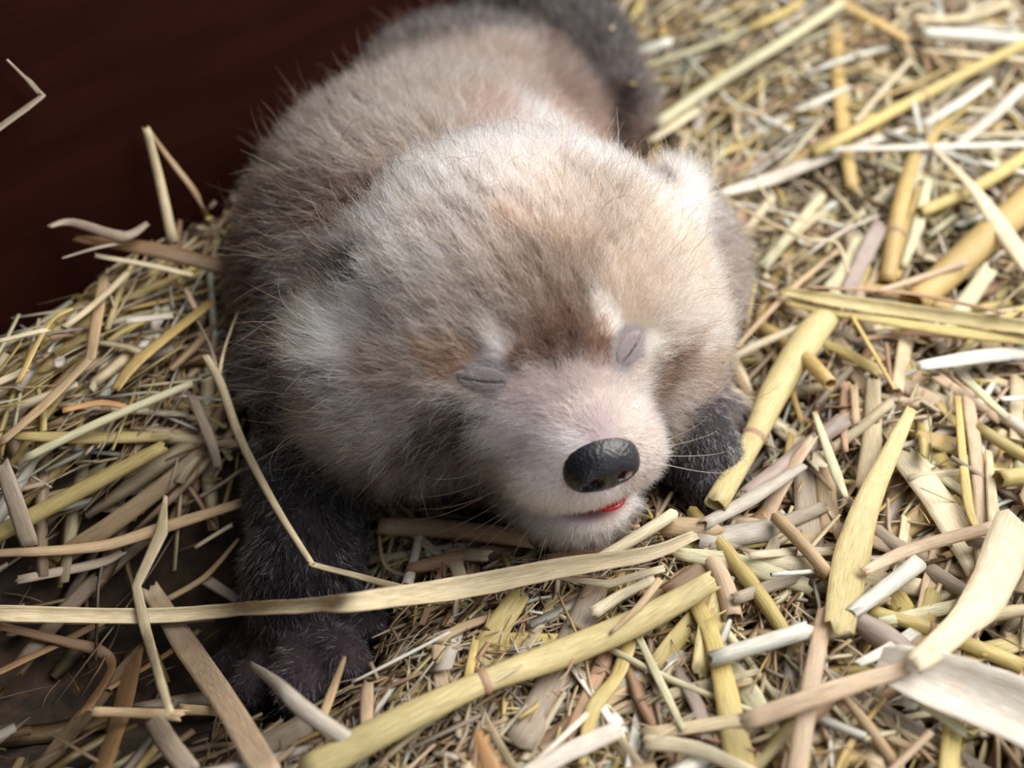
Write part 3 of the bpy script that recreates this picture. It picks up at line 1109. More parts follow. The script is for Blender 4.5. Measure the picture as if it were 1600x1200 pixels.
# kind, photo points (x, y[, mm above bedding]), width px, colour, mm above bedding, label, options
A = "straw lying"
TRACED = [
 # --- in front of the chin and over the foreleg
 ('trough', [(-10,958),(210,962,16),(350,955,20),(420,950,22),(500,946,24),(560,942,24),(700,925,10),(880,890),(1010,868),(1085,838)], (24,22,22,22,24,26,34,30,22,14), 'cream', 9, "long split straw stem lying across the cub's dark outstretched foreleg", {}),
 ('tube', [(480,1206),(620,1130),(757,1065),(880,1020),(1010,965),(1112,908)], (52,48,36,46,42,32), 'green', 6, "thick glossy yellow-green stalk with a brown joint in front of the cub's chin", {'node': 2, 'flat': .55}),
 ('blade', [(930,920),(870,1050),(815,1155)], (38,46,42), 'taupe', 2, "broad grey-tan leaf passing under the glossy yellow-green stalk", {}),
 ('blade', [(1085,935),(1115,1000),(1135,1080),(1160,1210)], (24,26,34,42), 'yellow', 3, "yellow-tan blade with a joint running away from the white pith rod", {}),
 ('tube', [(1112,1030),(1260,985)], (25,27), 'white', 5, "short bright white pith rod beside the yellow-tan blade", {'flat': 1}),
 ('blade', [(998,995),(1030,1060),(1068,1138)], (12,13,9), 'palegreen', 4, "narrow grey-green strip pointing away from the glossy stalk", {}),
 ('blade', [(985,990),(965,1055),(928,1108),(912,1190)], (30,22,26,14), 'yellow', 3, "twisted yellow-tan leaf under the glossy yellow-green stalk", {'roll': .5}),
 ('blade', [(955,1005),(930,1060),(890,1145),(850,1200)], (26,24,20,12), 'rose', 2, "brown fibrous straw shred beside the twisted leaf", {}),
 ('blade', [(918,1115),(870,1160),(815,1210)], 10, 'lilac', 5, "slim silvery white splinter beside the brown fibrous shred", {}),
 ('blade', [(962,1142),(900,1170),(820,1215)], (28,28,30), 'lilac', 5, "pale silvery strip with a square cut end", {}),
 ('blade', [(1032,905),(1000,945),(955,988)], (12,11,5), 'tan', 8, "thin curved tan straw bridging over the glossy stalk", {}),
 ('blade', [(1102,935),(1118,1002)], 22, 'gold', 2, "short gold flake beside the end of the glossy stalk", {}),
 ('blade', [(930,955),(970,930),(1022,905)], (20,16,12), 'pale', 5, "pale straw with a broad torn end near the glossy stalk", {}),
 ('blade', [(870,902),(950,912),(1035,888)], (6,14,12), 'pale', 5, "thin bent pale straw just in front of the long split stem", {'kink': 1}),
 ('tube', [(905,890),(990,842),(1052,803)], (14,20,20), 'pale', 7, "pale round stem leading up to the cub's chin", {}),
 ('blade', [(1040,818),(1112,822)], 34, 'tan', 5, "short tan curled sheath beside the cub's chin", {'curl': .9}),
 ('blade', [(1095,838),(1200,822)], 38, 'grey', 4, "short grey sheath piece beside the tan curled sheath", {'curl': .8}),
 ('tube', [(595,822),(690,826),(830,842)], (30,32,30), 'tan', 5, "thick tan stem wedged under the cub's cheek and chin", {'under': 1}),
 ('tube', [(655,838),(648,870),(636,915)], (14,14,20), 'lilac', 3, "silvery lilac stem with a split end near the cub's cheek", {}),
 ('blade', [(698,862),(760,866)], 20, 'cream', 3, "short cream flake under the cub's cheek", {}),
 ('blade', [(708,868),(722,912)], 24, 'pale', 2, "short pale flake hanging below the cream flake", {}),
 ('blade', [(850,872),(960,862),(1020,868)], (12,18,8), 'rose', 2, "reddish flat straw directly below the cub's chin", {}),
 ('blade', [(550,1066),(620,1030),(702,988)], (3,5,4), 'white', 5, "hair-thin white straw beside the cub's dark paw", {}),
 ('blade', [(572,1070),(571,1165)], 21, 'pink', 5, "short pinkish tan strip standing by the cub's paw", {}),
 ('blade', [(538,1026),(520,1075),(505,1118)], (7,15,15), 'tan', 8, "tan splinter with a pointed tip at the cub's toes", {}),
 ('blade', [(388,1036,14),(430,1066,17),(480,1112,14),(562,1168,7)], (9,18,27,20), 'grey', 7, "curled grey-tan leaf lying over the cub's dark toes", {'curl': .9}),
 ('blade', [(640,900),(600,880),(590,800)], (6,6,4), 'tan', 3, "thin dull straw in the shadow beside the cub's foreleg", {'under': 1}),
 ('blade', [(668,1010),(720,980),(800,955)], (10,14,10), 'tan', 2, "tan straw lying between the paw and the grey-tan leaf", {}),
 ('blade', [(685,1000),(690,1080)], 24, 'pink', 2, "small square pinkish flake on the chaff", {}),
 ('blade', [(742,1000),(730,1070)], (12,14), 'yellow', 3, "short yellow splinter on the chaff", {}),
 ('blade', [(745,1140,24),(756,1172,24),(775,1230,22)], (8,24,40), 'orange', 24, "blurred orange straw tip standing up in front of the bedding", {}),
 ('blade', [(1290,955),(1265,1085),(1245,1215)], (22,30,34), 'pink', 6, "pinkish tan blade hanging below the broad yellow-green blade", {}),
 ('blade', [(1010,1160),(1090,1170),(1180,1210)], (22,26,20), 'pale', 4, "pale straw with a white cut end by the silvery strip", {}),
 ('blade', [(1010,1145),(1180,1120),(1250,1105)], (20,22,24), 'cream', 3, "cream blade lying beside the pale white-ended straw", {}),
 ('blade', [(1060,1050),(1090,1100),(1105,1150)], (18,22,20), 'mauve', 2, "mauve-brown flake beside the yellow-tan blade", {}),
 # --- bedding beside the far paw
 ('tube', [(1118,788),(1178,682),(1212,610),(1262,530),(1296,488)], (36,36,46,50,40), 'green', 6, "yellow-green stalk with a brown joint leaning by the cub's far paw", {'node': 1, 'flat': .6}),
 ('blade', [(1425,640),(1372,750),(1334,860),(1312,975)], (14,34,56,48), 'green', 7, "broad yellow-green blade that tapers to a point", {'curl': .15}),
 ('blade', [(1590,820),(1545,925),(1500,978),(1432,1036)], (62,58,36,26), 'pale', 12, "wide pale cream leaf narrowing to a blunt end", {'curl': .2}),
 ('trough', [(1405,1046),(1500,1078),(1620,1130)], (70,88,92), 'lilac', 8, "wide silvery white sheath with fine lengthwise lines", {}),
 ('blade', [(1328,960),(1380,990),(1436,1034)], (20,50,52), 'mauve', 5, "cupped brownish white sheath joined beside the silvery sheath", {'curl': 1.0}),
 ('tube', [(1330,958),(1434,880)], (22,28), 'white', 6, "bright white hollow stem by the broad yellow-green blade", {'flat': .8}),
 ('blade', [(1165,1128),(1307,1078),(1412,1046)], (26,30,24), 'pink', 9, "translucent tan strip running to the silvery sheath", {'curl': .1}),
 ('blade', [(1490,1128),(1484,1215)], (30,32), 'yellow', 4, "yellow strip hanging under the silvery sheath", {}),
 ('blade', [(1405,1060),(1450,1098),(1505,1140)], (20,26,20), 'palegreen', 6, "pale green flake along the lower edge of the silvery sheath", {}),
 ('tube', [(1360,956),(1455,984),(1595,1040)], (22,24,26), 'yellow', 3, "yellow stalk with a joint and white end above the silvery sheath", {'node': 1}),
 ('blade', [(1497,620),(1512,775),(1526,824)], (10,16,8), 'yellow', 5, "narrow yellow-tan strip standing next to pinkish cream strip", {}),
 ('blade', [(1514,622),(1532,750),(1537,885)], (18,24,22), 'pink', 4, "long pinkish cream strip beside the narrow yellow-tan strip", {}),
 ('blade', [(1546,705),(1556,818)], (10,20), 'cream', 5, "cream splinter beside the pinkish cream strip", {}),
 ('blade', [(1412,712),(1475,790),(1528,885)], (44,48,44), 'pale', 3, "broad cream leaf with cross-ribs beside the yellow-green blade", {'curl': .2}),
 ('blade', [(1352,892),(1425,858),(1560,822)], (14,20,22), 'pink', 8, "pale pinkish ribbon crossing over the broad cream leaf", {}),
 ('tube', [(1213,808),(1296,900)], (22,22), 'tan', 6, "short tan rod by the broad yellow-green blade", {'flat': .9}),
 ('blade', [(1258,715),(1268,790),(1272,855)], (36,44,46), 'taupe', 2, "ribbed grey-tan leaf sheath under the short tan rod", {}),
 ('blade', [(1290,730),(1298,830)], (28,36), 'tan', 2, "ribbed tan leaf sheath beside the grey-tan sheath", {}),
 ('blade', [(1364,596),(1362,690),(1347,760)], (20,30,22), 'cream', 3, "upright cream strip behind the broad yellow-green blade", {}),
 ('blade', [(1322,598),(1318,650),(1322,705)], (10,14,6), 'rose', 3, "reddish tan sliver beside the upright cream strip", {}),
 ('blade', [(1335,602),(1338,660)], (12,12), 'tan', 4, "short tan sliver beside the reddish sliver", {}),
 ('blade', [(1274,645),(1306,735),(1322,775)], (8,18,8), 'palegreen', 6, "pale green pointed leaf over the mauve-grey leaf", {}),
 ('blade', [(1170,768),(1250,705),(1318,655)], (24,28,28), 'mauve', 5, "long mauve-grey leaf under the pale green pointed leaf", {'curl': .7}),
 ('blade', [(1105,815),(1180,775),(1256,728)], (20,24,14), 'grey', 6, "shiny silver-grey leaf below the mauve-grey leaf", {'curl': .7}),
 ('blade', [(1115,858),(1230,815),(1290,790)], (20,22,16), 'taupe', 3, "grey-tan strip below the shiny silver-grey leaf", {}),
 ('blade', [(1060,865),(1150,880),(1260,915)], (18,30,22), 'palegreen', 3, "grey-green leaf beside the end of the glossy stalk", {}),
 ('blade', [(1150,935),(1230,905),(1275,895)], (18,20,14), 'taupe', 4, "grey strip beside the white pith rod", {}),
 ('blade', [(1020,862),(1150,845),(1280,838)], (14,26,12), 'olive', 2, "olive-tan strip under the grey sheath piece", {}),
 ('blade', [(1532,666),(1606,712)], (20,24), 'olive', 5, "olive yellow stem beside the pinkish cream strip", {'curl': .9}),
 ('tube', [(1562,748),(1612,742)], 28, 'yellow', 5, "cut stalk end showing a pale rim", {'flat': .9}),
 ('blade', [(1515,596),(1575,652)], (14,10), 'palegreen', 6, "pale green strip above the pinkish cream strip", {}),
 ('blade', [(1590,590),(1588,700)], 20, 'cream', 3, "upright cream slip beside the pale green strip", {}),
 ('blade', [(1565,622),(1606,620)], 9, 'white', 7, "small white splinter crossing the upright cream slip", {}),
 ('trough', [(1222,455),(1300,470),(1400,486),(1500,500),(1610,514)], (12,24,28,28,26), 'green', 9, "long split yellow-green stem beside the cub's cheek", {}),
 ('blade', [(1230,472),(1300,486),(1400,502),(1500,518),(1610,530)], (10,14,18,20,22), 'yellow', 8, "long bright yellow strip running along the split yellow-green stem", {}),
 ('blade', [(1255,447),(1400,455),(1480,468),(1570,488)], (4,6,7,5), 'rose', 12, "thin pinkish brown strand over the split yellow-green stem", {}),
 ('tube', [(1625,300),(1540,372),(1480,428),(1428,472)], (50,50,48,44), 'gold', 5, "thick golden stalk under the split yellow-green stem", {'flat': .8}),
 ('blade', [(1455,226),(1515,285),(1560,345),(1612,415)], (6,16,28,28), 'pale', 9, "flat whitish blade widening as it crosses the thick golden stalk", {}),
 ('tube', [(1370,456),(1440,434),(1510,410)], (10,12,11), 'pink', 9, "slim pinkish rod lying on the thick golden stalk", {}),
 ('tube', [(1432,235),(1412,300),(1398,365),(1386,440)], (22,26,28,26), 'gold', 4, "upright golden stalk with a joint beside the thick golden stalk", {'node': 2}),
 ('blade', [(1440,290),(1420,360),(1400,432)], (12,16,16), 'gold', 4, "golden strip leaning on the upright golden stalk", {}),
 ('blade', [(1452,280),(1435,350),(1412,415)], (14,20,10), 'palegreen', 5, "pale translucent leaf beside the upright golden stalk", {}),
 ('blade', [(1376,352),(1352,400),(1326,452)], (26,28,22), 'mauve', 6, "purple-tinged leaf scrap beside the upright golden stalk", {'curl': .1}),
 ('blade', [(1342,372),(1322,420),(1300,452)], (16,28,30), 'palegreen', 5, "pale green leaf scrap beside the purple-tinged one", {'curl': .1}),
 ('blade', [(1180,278),(1212,328),(1262,345)], (4,6,5), 'pale', 12, "thin kinked pale stem behind the cub's ear", {'kink': 1}),
 ('blade', [(1130,308),(1200,345),(1262,372),(1308,378),(1326,425)], (7,7,9,8,4), 'cream', 11, "thin drooping cream stem curving behind the cub's ear", {}),
 ('blade', [(1145,548),(1230,458),(1312,388)], (7,9,6), 'tan', 7, "slim tan straw leaning up from the cub's cheek", {}),
 ('tube', [(1190,420),(1282,308)], (18,18), 'palegreen', 4, "silvery green stem behind the cub's cheek", {}),
 ('tube', [(1140,562),(1200,532),(1302,494)], (12,14,14), 'pale', 6, "pale round stem pushed against the cub's cheek", {}),
 ('blade', [(1440,570),(1520,557),(1610,548)], (16,24,24), 'white', 6, "white flat stem below the bright yellow strip", {}),
 ('blade', [(1332,492),(1366,550),(1398,606)], (7,9,7), 'yellow', 8, "thin straight yellow straw crossing below the bright yellow strip", {}),
 ('blade', [(1280,532),(1325,552),(1372,582)], (14,20,16), 'olive', 4, "olive-tan flake beside the thin straight yellow straw", {}),
 ('blade', [(1345,528),(1420,520),(1485,525)], (8,12,6), 'rose', 4, "reddish tan strip below the bright yellow strip", {}),
 ('blade', [(1418,530),(1405,605)], (26,22), 'cream', 3, "small cream strip under the reddish tan strip", {}),
 ('blade', [(1468,590),(1560,655)], (18,16), 'pink', 3, "pinkish strip below the white flat stem", {}),
 # --- bedding behind the cub
 ('tube', [(1025,195),(1120,130),(1220,68),(1314,6)], (20,19,18,16), 'palegreen', 7, "long straight pale green stalk behind the cub", {}),
 ('blade', [(1298,-8),(1360,26),(1418,60)], (18,18,16), 'gold', 7, "golden strip at the end of the long pale green stalk", {}),
 ('blade', [(1307,38),(1312,110),(1318,195),(1332,292)], (24,26,27,22), 'gold', 4, "upright golden ribbon crossed by a jointed stalk", {'curl': .5}),
 ('tube', [(1270,240),(1330,209),(1442,149),(1535,101),(1612,62)], (16,20,19,18,16), 'yellow', 8, "long jointed yellow stalk crossing the upright golden ribbon", {'node': 2}),
 ('blade', [(1125,302),(1200,280),(1275,250),(1418,200)], (14,22,22,8), 'lilac', 6, "greyish white fibre strip along the jointed yellow stalk", {}),
 ('blade', [(1278,232),(1350,231),(1460,228),(1612,224)], (8,10,10,11), 'white', 8, "long thin white straw below the jointed yellow stalk", {}),
 ('tube', [(1442,52),(1520,58),(1612,66)], (20,24,24), 'white', 8, "bright white stem with a crushed end behind the cub", {}),
 ('blade', [(1440,78),(1520,84),(1612,94)], (7,9,10), 'pale', 7, "thin cream strip along the bright white stem", {}),
 ('blade', [(1430,25),(1512,26),(1575,2)], (12,14,12), 'cream', 6, "bent cream strip behind the bright white stem", {}),
 ('blade', [(1444,192),(1500,158),(1548,124)], (14,17,10), 'white', 5, "white flat splinter between jointed stalk and thin white straw", {}),
 ('blade', [(1498,222),(1550,178),(1598,132)], (16,22,20), 'lilac', 6, "lilac-white leaf beside the white flat splinter", {}),
 ('tube', [(1427,158),(1438,210)], 8, 'white', 9, "tiny upright white rod by the jointed stalk", {}),
 ('blade', [(1342,100),(1390,118),(1432,135)], (22,26,18), 'cream', 4, "cream sheath piece beside the upright golden ribbon", {'curl': .9}),
 ('blade', [(1338,190),(1380,140),(1422,94)], (7,8,6), 'pale', 6, "thin pale straw beside the upright golden ribbon", {}),
 ('tube', [(1438,332),(1530,290),(1612,238)], (20,22,22), 'yellow', 5, "yellow stalk lying behind the thick golden stalk", {}),
 ('blade', [(1536,252),(1606,268)], 14, 'white', 6, "flat white chip by the yellow stalk", {}),
 ('blade', [(1090,166),(1192,176)], (8,10), 'tan', 6, "short tan straw beside the long pale green stalk", {}),
 ('blade', [(1015,218),(1092,168)], (14,16), 'pale', 6, "short pale straw behind the cub's crown", {}),
 ('blade', [(1028,188),(1132,110)], (9,11), 'yellow', 5, "yellow straw running beside the long pale green stalk", {}),
 ('blade', [(955,45),(985,-8)], (7,9), 'pale', 9, "pale splinter at the wall behind the cub's rump", {}),
 ('blade', [(985,86),(1042,64)], (18,20), 'white', 8, "bright white flake behind the cub's rump", {}),
 ('blade', [(1000,105),(1100,70),(1200,30)], (14,15,12), 'palegreen', 5, "pale green straw behind the bright white flake", {}),
 ('blade', [(985,130),(1050,120),(1180,95)], (10,14,10), 'olive', 4, "dull olive straw behind the bright white flake", {}),
 # --- between the wall and the cub
 ('blade', [(-230,470,0),(-120,330,20),(-60,250,36),(-12,205,44),(40,168,46),(66,148,46),(45,124,48),(14,94,48)], (16,16,16,16,15,12,12,9), 'taupe', 46, "bent grey straw sticking up in front of the dark wall", {'kink': 1}),
 ('tube', [(270,378,8),(250,285,16),(229,202,24)], (17,15,12), 'cream', 18, "folded cream stem standing up against the dark wall", {'under': 1}),
 ('blade', [(231,200,24),(262,245,18),(304,300,10),(326,338,0)], (6,8,9,9), 'tan', 18, "tan strip leaning down from the folded cream stem", {'under': 1}),
 ('blade', [(120,372),(240,388),(382,425)], (12,28,26), 'brown', 14, "flat dull brown blade lying between the wall and the cub's flank", {}),
 ('blade', [(78,352),(112,345),(188,366),(228,348)], (8,14,20,10), 'taupe', 18, "curly grey-tan leaf beside the flat brown blade", {'curl': .7}),
 ('blade', [(98,402),(150,386),(190,378)], (4,8,8), 'taupe', 16, "thin grey splinter at the tip of the flat brown blade", {}),
 ('blade', [(150,398),(230,412),(300,428)], (9,10,8), 'pale', 12, "pale thin stem under the flat brown blade", {}),
 ('tube', [(100,512),(198,428)], (11,11), 'cream', 9, "cream round stem lying along the foot of the wall", {}),
 ('blade', [(-8,533),(72,514)], 9, 'pale', 12, "pale strip at the foot of the wall", {}),
 ('blade', [(-8,598),(40,576)], 12, 'pale', 8, "pale blurred strip beside the mustard straw", {}),
 ('blade', [(180,606),(219,558),(328,472)], (16,24,20), 'gold', 7, "mustard yellow blade in the heap beside the wall", {}),
 ('blade', [(28,596),(76,505),(112,482)], (9,8,8), 'gold', 12, "thin mustard straw standing at the foot of the wall", {}),
 ('tube', [(40,716),(156,660),(298,600)], (14,15,13), 'palegreen', 6, "long pale stem across the heap beside the wall", {}),
 ('tube', [(-10,838),(125,767),(255,698)], (30,28,22), 'olive', 7, "thick yellow-green stalk at the foot of the heap by the wall", {'flat': .7}),
 ('tube', [(322,558,14),(345,600,14),(375,684,16),(430,790),(488,882)], (12,14,14,12,9), 'cream', 9, "thin bent yellow straw hanging in front of the cub's dark foreleg", {}),
 ('blade', [(486,880),(560,900),(655,926)], (9,10,13), 'cream', 9, "yellow straw end running on from the bent straw over the foreleg", {}),
 ('blade', [(308,500,14),(328,540,14),(336,572,14)], (2,4,7), 'taupe', 14, "frayed wisp at the top of the bent yellow straw", {}),
 ('blade', [(372,486,16),(352,540,15),(342,585,14)], (3,4,6), 'cream', 14, "fine split fibre beside the frayed wisp", {}),
 ('blade', [(258,776,12),(250,832,14),(212,915,18),(226,985,18),(246,1055,18),(264,1112,14)], (5,22,16,18,17,14), 'cream', 16, "folded tan blade crossing over the long split stem", {'kink': 1}),
 ('blade', [(236,922),(292,1012),(352,1100),(415,1206)], (26,34,34,38), 'pink', 7, "wide pinkish taupe ribbon running under the long split stem", {'curl': .08}),
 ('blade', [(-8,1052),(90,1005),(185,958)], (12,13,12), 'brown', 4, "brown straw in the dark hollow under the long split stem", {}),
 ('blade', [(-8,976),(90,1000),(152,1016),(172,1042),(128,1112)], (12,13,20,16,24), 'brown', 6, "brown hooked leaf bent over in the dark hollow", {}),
 ('blade', [(148,1112),(210,1114),(280,1118)], (15,15,17), 'tan', 6, "short tan rod lying across the dark hollow", {'curl': .8}),
 ('blade', [(280,1108),(340,1112)], (16,14), 'tan', 4, "tan stub lying behind the wide pinkish ribbon", {}),
 ('blade', [(2,728,16),(24,790,16),(46,852,14)], (22,26,22), 'taupe', 16, "blurred taupe strip leaning on the heap by the wall", {}),
 ('blade', [(-8,862),(150,850),(250,820),(375,782)], (14,20,22,16), 'tan', 6, "long tan stem along the edge of the dark hollow", {'curl': .9}),
 ('blade', [(30,905),(150,880),(190,862)], (14,16,12), 'taupe', 4, "grey-tan strip below the long tan stem", {}),
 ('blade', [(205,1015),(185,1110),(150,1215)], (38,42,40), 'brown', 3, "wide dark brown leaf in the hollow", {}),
 ('blade', [(235,1118),(262,1160),(296,1200)], (28,32,30), 'taupe', 5, "tan leaf end beside the wide pinkish ribbon", {}),
 ('blade', [(170,1075),(260,1022),(310,985)], (9,10,9), 'brown', 5, "thin brown straw crossing behind the folded tan blade", {}),
 ('blade', [(262,935),(320,900),(372,842)], (10,9,5), 'tan', 3, "dim tan straw beside the cub's foreleg in the hollow", {'under': 1}),
 ('blade', [(322,905),(378,942)], (18,14), 'taupe', 3, "dim grey flake beside the cub's foreleg", {'under': 1}),
 ('blade', [(305,855),(362,820)], (6,6), 'pale', 4, "small pale splinter beside the cub's foreleg", {'under': 1}),
 ('blade', [(300,620),(330,690),(340,730)], (14,16,12), 'taupe', 5, "dull leaf in the heap beside the cub's foreleg", {'under': 1}),
 ('blade', [(140,560),(152,480),(160,430)], (16,18,14), 'tan', 6, "upright tan leaf in the heap beside the wall", {}),
 ('blade', [(200,500),(268,492)], (12,13), 'lilac', 6, "pale lilac strip in the heap beside the wall", {}),
 ('blade', [(0,690),(70,630),(140,560)], (14,16,12), 'tan', 6, "tan leaf lying up the heap towards the wall", {}),
 ('blade', [(290,450),(305,480)], (8,8), 'pink', 6, "short pinkish straw beside the cub's flank", {}),
 ('blade', [(100,640),(160,628),(210,640)], (10,12,8), 'orange', 4, "rusty straw in the heap beside the wall", {}),
]


import re
SHORT = re.compile(r" (?:lying|with|passing|running|beside|pointing|under|bridging|near|just|leading|wedged|hanging|directly|standing|at|over|leaning|"
                   r"that|narrowing|joined|by|along|above|crossing|next|behind|below|showing|widening|curving|pushed|crossed|between|sticking|across|in|bent|on)\b")
PLACED = []


def build_traced():
    n = 0
    for kind, pts, width, colr, dz, label, opt in TRACED:
        P, Wd = straw_path(pts, dz, width, opt.get('under'))
        P2, W2 = resample(P, Wd, opt.get('kink'))
        roll = opt.get('roll', 0.0)
        if kind == 'tube':
            V, Q, C, uv = tube_mesh(P2, W2, PAL[colr], opt.get('flat', 0.8))
            name, cat = "straw_stalk", "straw"
        elif kind == 'trough':
            V, Q, C, uv = blade_mesh(P2, W2, PAL[colr], 0.85, -0.15, ragged=0.8, hollow=-1.0)
            name, cat = "split_straw", "straw"
        else:
            tw = np.linspace(-1, 1, len(P2)) * roll + rng.normal() * 0.15
            V, Q, C, uv = blade_mesh(P2, W2, PAL[colr], opt.get('curl', 0.28), tw)
            name, cat = "flat_straw", "straw"
        base = V.mean(0)
        o = fast_mesh(name, V - base, Q, M_STRAW, col=C, uv=uv)
        o.location = base
        tag(o, label, cat, "loose straw of the bedding")
        PLACED.append((P2, SHORT.split(label)[0]))
        if 'node' in opt:
            j = node_ring(P2, opt['node'] * 5, W2, o, opt.get('flat', .8))
            j.location = -base
        n += 1
    print("TRACED", n)


build_traced()


def zone(px, py):
    if px < 420 and py < 830:
        return "heaped between the cub and the dark red wall"
    if px < 620 and py >= 830:
        return "in the hollow round the cub's outstretched paw"
    if px < 1130 and py >= 780:
        return "in the litter before the cub's chin"
    if py < 330:
        return "in the heap behind the cub's ear"
    if py < 700:
        return "in the heap beside the cub's far cheek"
    return "in the deep litter beyond the cub's far paw"


G_SHADE = plane_hit(90, 1120, -0.01)  # no dip here: straw thinned and coloured darker in place of shade
G_CHAFF = plane_hit(690, 1010, 0.0)


def build_filler():
    """the countless rest of the bedding: short straw, splinters and chaff in one mesh"""
    def scatter(n, l0, l1, w0, w1, zlo, zhi, tilt, cols, pr, thick, local=False):
        x = rng.uniform(-0.24, 0.26, n * 2)
        y = rng.uniform(-0.125, 0.40, n * 2)
        if local == 'far':
            y = rng.uniform(0.05, 0.36, n * 2)
            x = rng.uniform(0.02, 0.26, n * 2)
        elif local:
            x = G_CHAFF[0] + rng.normal(size=n * 2) * 0.034
            y = G_CHAFF[1] + rng.normal(size=n * 2) * 0.020
        pxy, dep = project(np.stack([x, y, height(x, y)], -1))
        ok = (pxy[:, 0] > -250) & (pxy[:, 0] < 1850) & (pxy[:, 1] > -200) & (pxy[:, 1] < 1400) & (wall_dist(x, y) > 0.004)
        # nearer ground needs more small pieces than far ground
        x, y, pxy = x[ok][:n], y[ok][:n], pxy[ok][:n]
        n = len(x)
        L = rng.uniform(l0, l1, n) * rng.uniform(0.6, 1, n)
        Wd = w0 + (w1 - w0) * rng.random(n) ** 2.0
        left = (x < -0.03)
        a = np.where(left, math.atan2(WDIR[1], WDIR[0]) + rng.normal(size=n) * 0.55, rng.uniform(0, math.pi, n))
        bias = (~left) & (rng.random(n) < 0.35)
        a = np.where(bias, 0.75 + rng.normal(size=n) * 0.35, a)
        e = rng.normal(size=n) * tilt
        D = np.stack([np.cos(a) * np.cos(e), np.sin(a) * np.cos(e), np.sin(e)], -1)
        hole = np.maximum(gauss(x, y, G_HOLE, 0.034, 0.020, 0.35), gauss(x, y, G_SHADE, 0.040, 0.020, 0.3))
        zz = height(x, y) + rng.uniform(zlo, zhi, n)
        C0 = np.stack([x, y, zz], -1)
        # follow the ground along the length
        E0, E1 = C0 - D * L[:, None] / 2, C0 + D * L[:, None] / 2
        for E in (E0, E1):
            g = height(E[:, 0], E[:, 1]) - height(x, y)
            E[:, 2] += g * 0.8
        bow = rng.normal(size=n) * 0.04 * L
        K = 4
        t = np.linspace(0, 1, K)
        pts = E0[:, None] + (E1 - E0)[:, None] * t[None, :, None]
        side = np.cross(D, (0, 0, 1.0))
        side /= np.linalg.norm(side, axis=1)[:, None]
        arc = np.sin(math.pi * t)
        pts += side[:, None] * (bow[:, None] * arc)[..., None]
        pts[..., 2] += (np.abs(bow) * 0.25)[:, None] * arc
        tt = np.linspace(0, K - 1, 16)
        i0 = np.minimum(tt.astype(int), K - 2)
        s = body_sdf(pts[:, i0] * (1 - (tt - i0))[None, :, None] + pts[:, i0 + 1] * (tt - i0)[None, :, None]).min(1)
        ok = (s > 0.0008 + Wd * 0.5) & (np.abs(E1[:, 2] - E0[:, 2]) < 0.5 * L) & (wall_dist(pts[..., 0], pts[..., 1]).min(1) > 0.004)
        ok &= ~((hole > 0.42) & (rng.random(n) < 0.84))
        if w1 > 0.003:
            chaff = gauss(x, y, G_CHAFF, 0.024, 0.016, 0.3)
            ok &= ~(rng.random(n) < 0.8 * chaff)
        ci = rng.choice(len(cols), n, p=np.array(pr) / np.sum(pr))
        cc = np.array([PAL[c] for c in cols])[ci]
        cc = cc * rng.uniform(0.80, 1.10, (n, 1))
        # old brown straw in the hollow, its colour darkened further to stand in for shade
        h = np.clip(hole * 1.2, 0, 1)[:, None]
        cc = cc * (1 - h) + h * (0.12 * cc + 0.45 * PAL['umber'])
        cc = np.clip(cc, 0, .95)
        return pts[ok], side[ok], Wd[ok], cc[ok], ci[ok], thick, L[ok]

    cols = ['cream', 'pale', 'white', 'lilac', 'gold', 'yellow', 'green', 'palegreen', 'tan', 'pink', 'rose', 'taupe', 'grey', 'brown']
    pr = [16, 12, 6, 5, 6, 9, 5, 6, 14, 10, 6, 5, 5, 3]
    pr_fine = [10, 8, 5, 3, 5, 6, 3, 3, 16, 14, 14, 6, 4, 8]
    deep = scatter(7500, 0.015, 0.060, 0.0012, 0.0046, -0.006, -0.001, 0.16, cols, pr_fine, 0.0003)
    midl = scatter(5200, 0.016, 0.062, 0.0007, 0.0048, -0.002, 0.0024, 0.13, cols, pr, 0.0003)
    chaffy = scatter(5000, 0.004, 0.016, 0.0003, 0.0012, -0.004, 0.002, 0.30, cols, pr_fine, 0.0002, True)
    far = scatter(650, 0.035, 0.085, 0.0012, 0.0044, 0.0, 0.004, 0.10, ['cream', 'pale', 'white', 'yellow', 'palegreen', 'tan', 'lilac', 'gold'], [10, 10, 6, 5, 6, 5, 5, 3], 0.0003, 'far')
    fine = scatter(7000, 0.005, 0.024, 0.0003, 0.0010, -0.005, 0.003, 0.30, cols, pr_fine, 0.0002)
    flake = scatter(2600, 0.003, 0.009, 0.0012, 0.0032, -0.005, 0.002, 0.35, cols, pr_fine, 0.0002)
    VV, QQ, CC, UV, off = [], [], [], [], 0
    singles = []
    for gi, (pts, side, Wd, cc, ci, thick, L) in enumerate((deep, midl, fine, flake, chaffy, far)):
        n, K = pts.shape[:2]
        keep = np.ones(n, bool)
        if gi == 1:
            pxy, dep = project(pts[:, 1:3].mean(1))
            size = L * Wd / dep ** 2
            lift = pts[:, :, 2].mean(1) - height(pts[:, :, 0].mean(1), pts[:, :, 1].mean(1))
            inside = (pxy[:, 0] > 15) & (pxy[:, 0] < 1585) & (pxy[:, 1] > 15) & (pxy[:, 1] < 1185)
            hid = np.array([cub_hit(*p)[0] is not None for p in pxy])
            score = np.where(inside & ~hid & (lift > 0.001), size, 0)
            pick = np.argsort(-score)[:130]
            keep[pick] = False
            for k in pick:
                singles.append((pts[k], side[k], Wd[k], cc[k], cols[ci[k]], pxy[k], L[k]))
        pts, side, Wd, cc = pts[keep], side[keep], Wd[keep], cc[keep]
        n = len(pts)
        T = np.gradient(pts, axis=1)
        T /= np.linalg.norm(T, axis=2)[..., None]
        roll = rng.normal(size=n) * 0.5
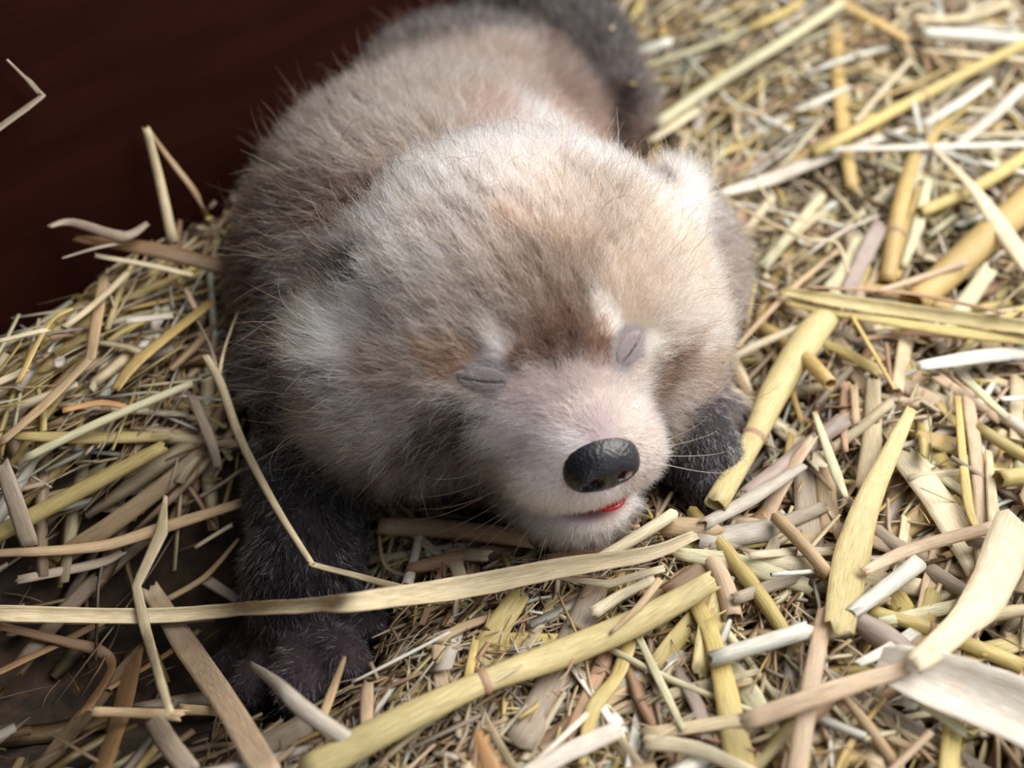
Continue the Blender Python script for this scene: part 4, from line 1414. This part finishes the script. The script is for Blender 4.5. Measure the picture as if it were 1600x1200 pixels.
        S0 = np.broadcast_to(side[:, None], T.shape)
        S0 = S0 - T * (S0 * T).sum(-1)[..., None]
        S0 /= np.linalg.norm(S0, axis=-1)[..., None]
        N0 = np.cross(S0, T)
        N0 = np.where(N0[..., 2:] < 0, -N0, N0)
        c, s = np.cos(roll)[:, None, None], np.sin(roll)[:, None, None]
        S, Nn = S0 * c + N0 * s, N0 * c - S0 * s
        taper = np.stack([rng.uniform(.5, 1, n), np.ones(n), np.ones(n), rng.uniform(.3, 1, n)], 1)
        hw = (Wd[:, None] * taper / 2)[..., None]
        # a shallow roof-shaped section: left edge, ridge, right edge, underside
        ring = np.stack([pts - S * hw, pts + Nn * hw * 0.16, pts + S * hw, pts - Nn * thick], 2)
        V = ring.reshape(-1, 3)
        idx = np.arange(n * K * 4).reshape(n, K, 4) + off
        q = []
        for j in range(4):
            k = (j + 1) % 4
            q.append(np.stack([idx[:, :-1, j], idx[:, :-1, k], idx[:, 1:, k], idx[:, 1:, j]], -1).reshape(-1, 4))
        q.append(idx[:, 0, ::-1])
        q.append(idx[:, -1, :])
        ux = np.array([0, 1, 2, 1.0])[None, None] * Wd[:, None, None] * 500 + rng.uniform(0, 900, n)[:, None, None] + np.zeros((n, K, 4))
        vy = np.linspace(0, 1, K)[None, :, None] * np.linalg.norm(pts[:, -1] - pts[:, 0], axis=1)[:, None, None] * 1000 + np.zeros((n, K, 4))
        VV.append(V)
        QQ.append(np.concatenate(q))
        CC.append(np.repeat(cc, K * 4, axis=0))
        UV.append(np.stack([ux, vy], -1).reshape(-1, 2))
        off += len(V)
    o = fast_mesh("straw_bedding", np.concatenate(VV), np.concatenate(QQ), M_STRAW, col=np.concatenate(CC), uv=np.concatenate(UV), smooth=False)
    tag(o, "thick litter of short straw, splinters and chaff covering the nest floor", "straw bedding", kind="stuff")
    words = {'cream': 'cream', 'pale': 'pale', 'white': 'white', 'lilac': 'silvery', 'gold': 'golden', 'yellow': 'yellow', 'green': 'yellow-green',
             'palegreen': 'pale green', 'tan': 'tan', 'pink': 'pinkish', 'rose': 'reddish', 'taupe': 'grey-tan', 'grey': 'grey', 'brown': 'brown'}
    used = set()
    for pts, side, Wd, cc, cn, pxy, L in singles:
        P2, W2 = resample(pts, [Wd * rng.uniform(.5, 1), Wd, Wd, Wd * rng.uniform(.4, 1)], False, 3)
        if rng.random() < 0.3:
            V, Q, C, uv = tube_mesh(P2, W2 * 0.9, cc, 0.8, m=8)
            name, kd = "straw_stalk", "round stem"
        else:
            V, Q, C, uv = blade_mesh(P2, W2, cc, rng.uniform(.05, .5), rng.normal() * 0.35)
            name, kd = "flat_straw", "flat straw"
        base = V.mean(0)
        s = fast_mesh(name, V - base, Q, M_STRAW, col=C, uv=uv)
        s.location = base
        size = "long" if L > 0.046 else ("short" if L < 0.034 else "mid-length")
        wide = "slender" if Wd < 0.0028 else ("wide" if Wd > 0.0040 else "")
        near = min(PLACED, key=lambda q: float(((q[0] - base) ** 2).sum(-1).min()))[1]
        lab = " ".join(f"{size} {wide} {words[cn]} {kd} lying by the {near}".split())
        if lab in used:
            near2 = sorted(PLACED, key=lambda q: float(((q[0] - base) ** 2).sum(-1).min()))
            near2 = next(q[1] for q in near2 if q[1] != near)
            lab = " ".join(f"{size} {wide} {words[cn]} {kd} between {near} and {near2}".split())
        used.add(lab)
        tag(s, lab, "straw", "loose straw of the bedding")
    print("SINGLES", len(singles))


build_filler()
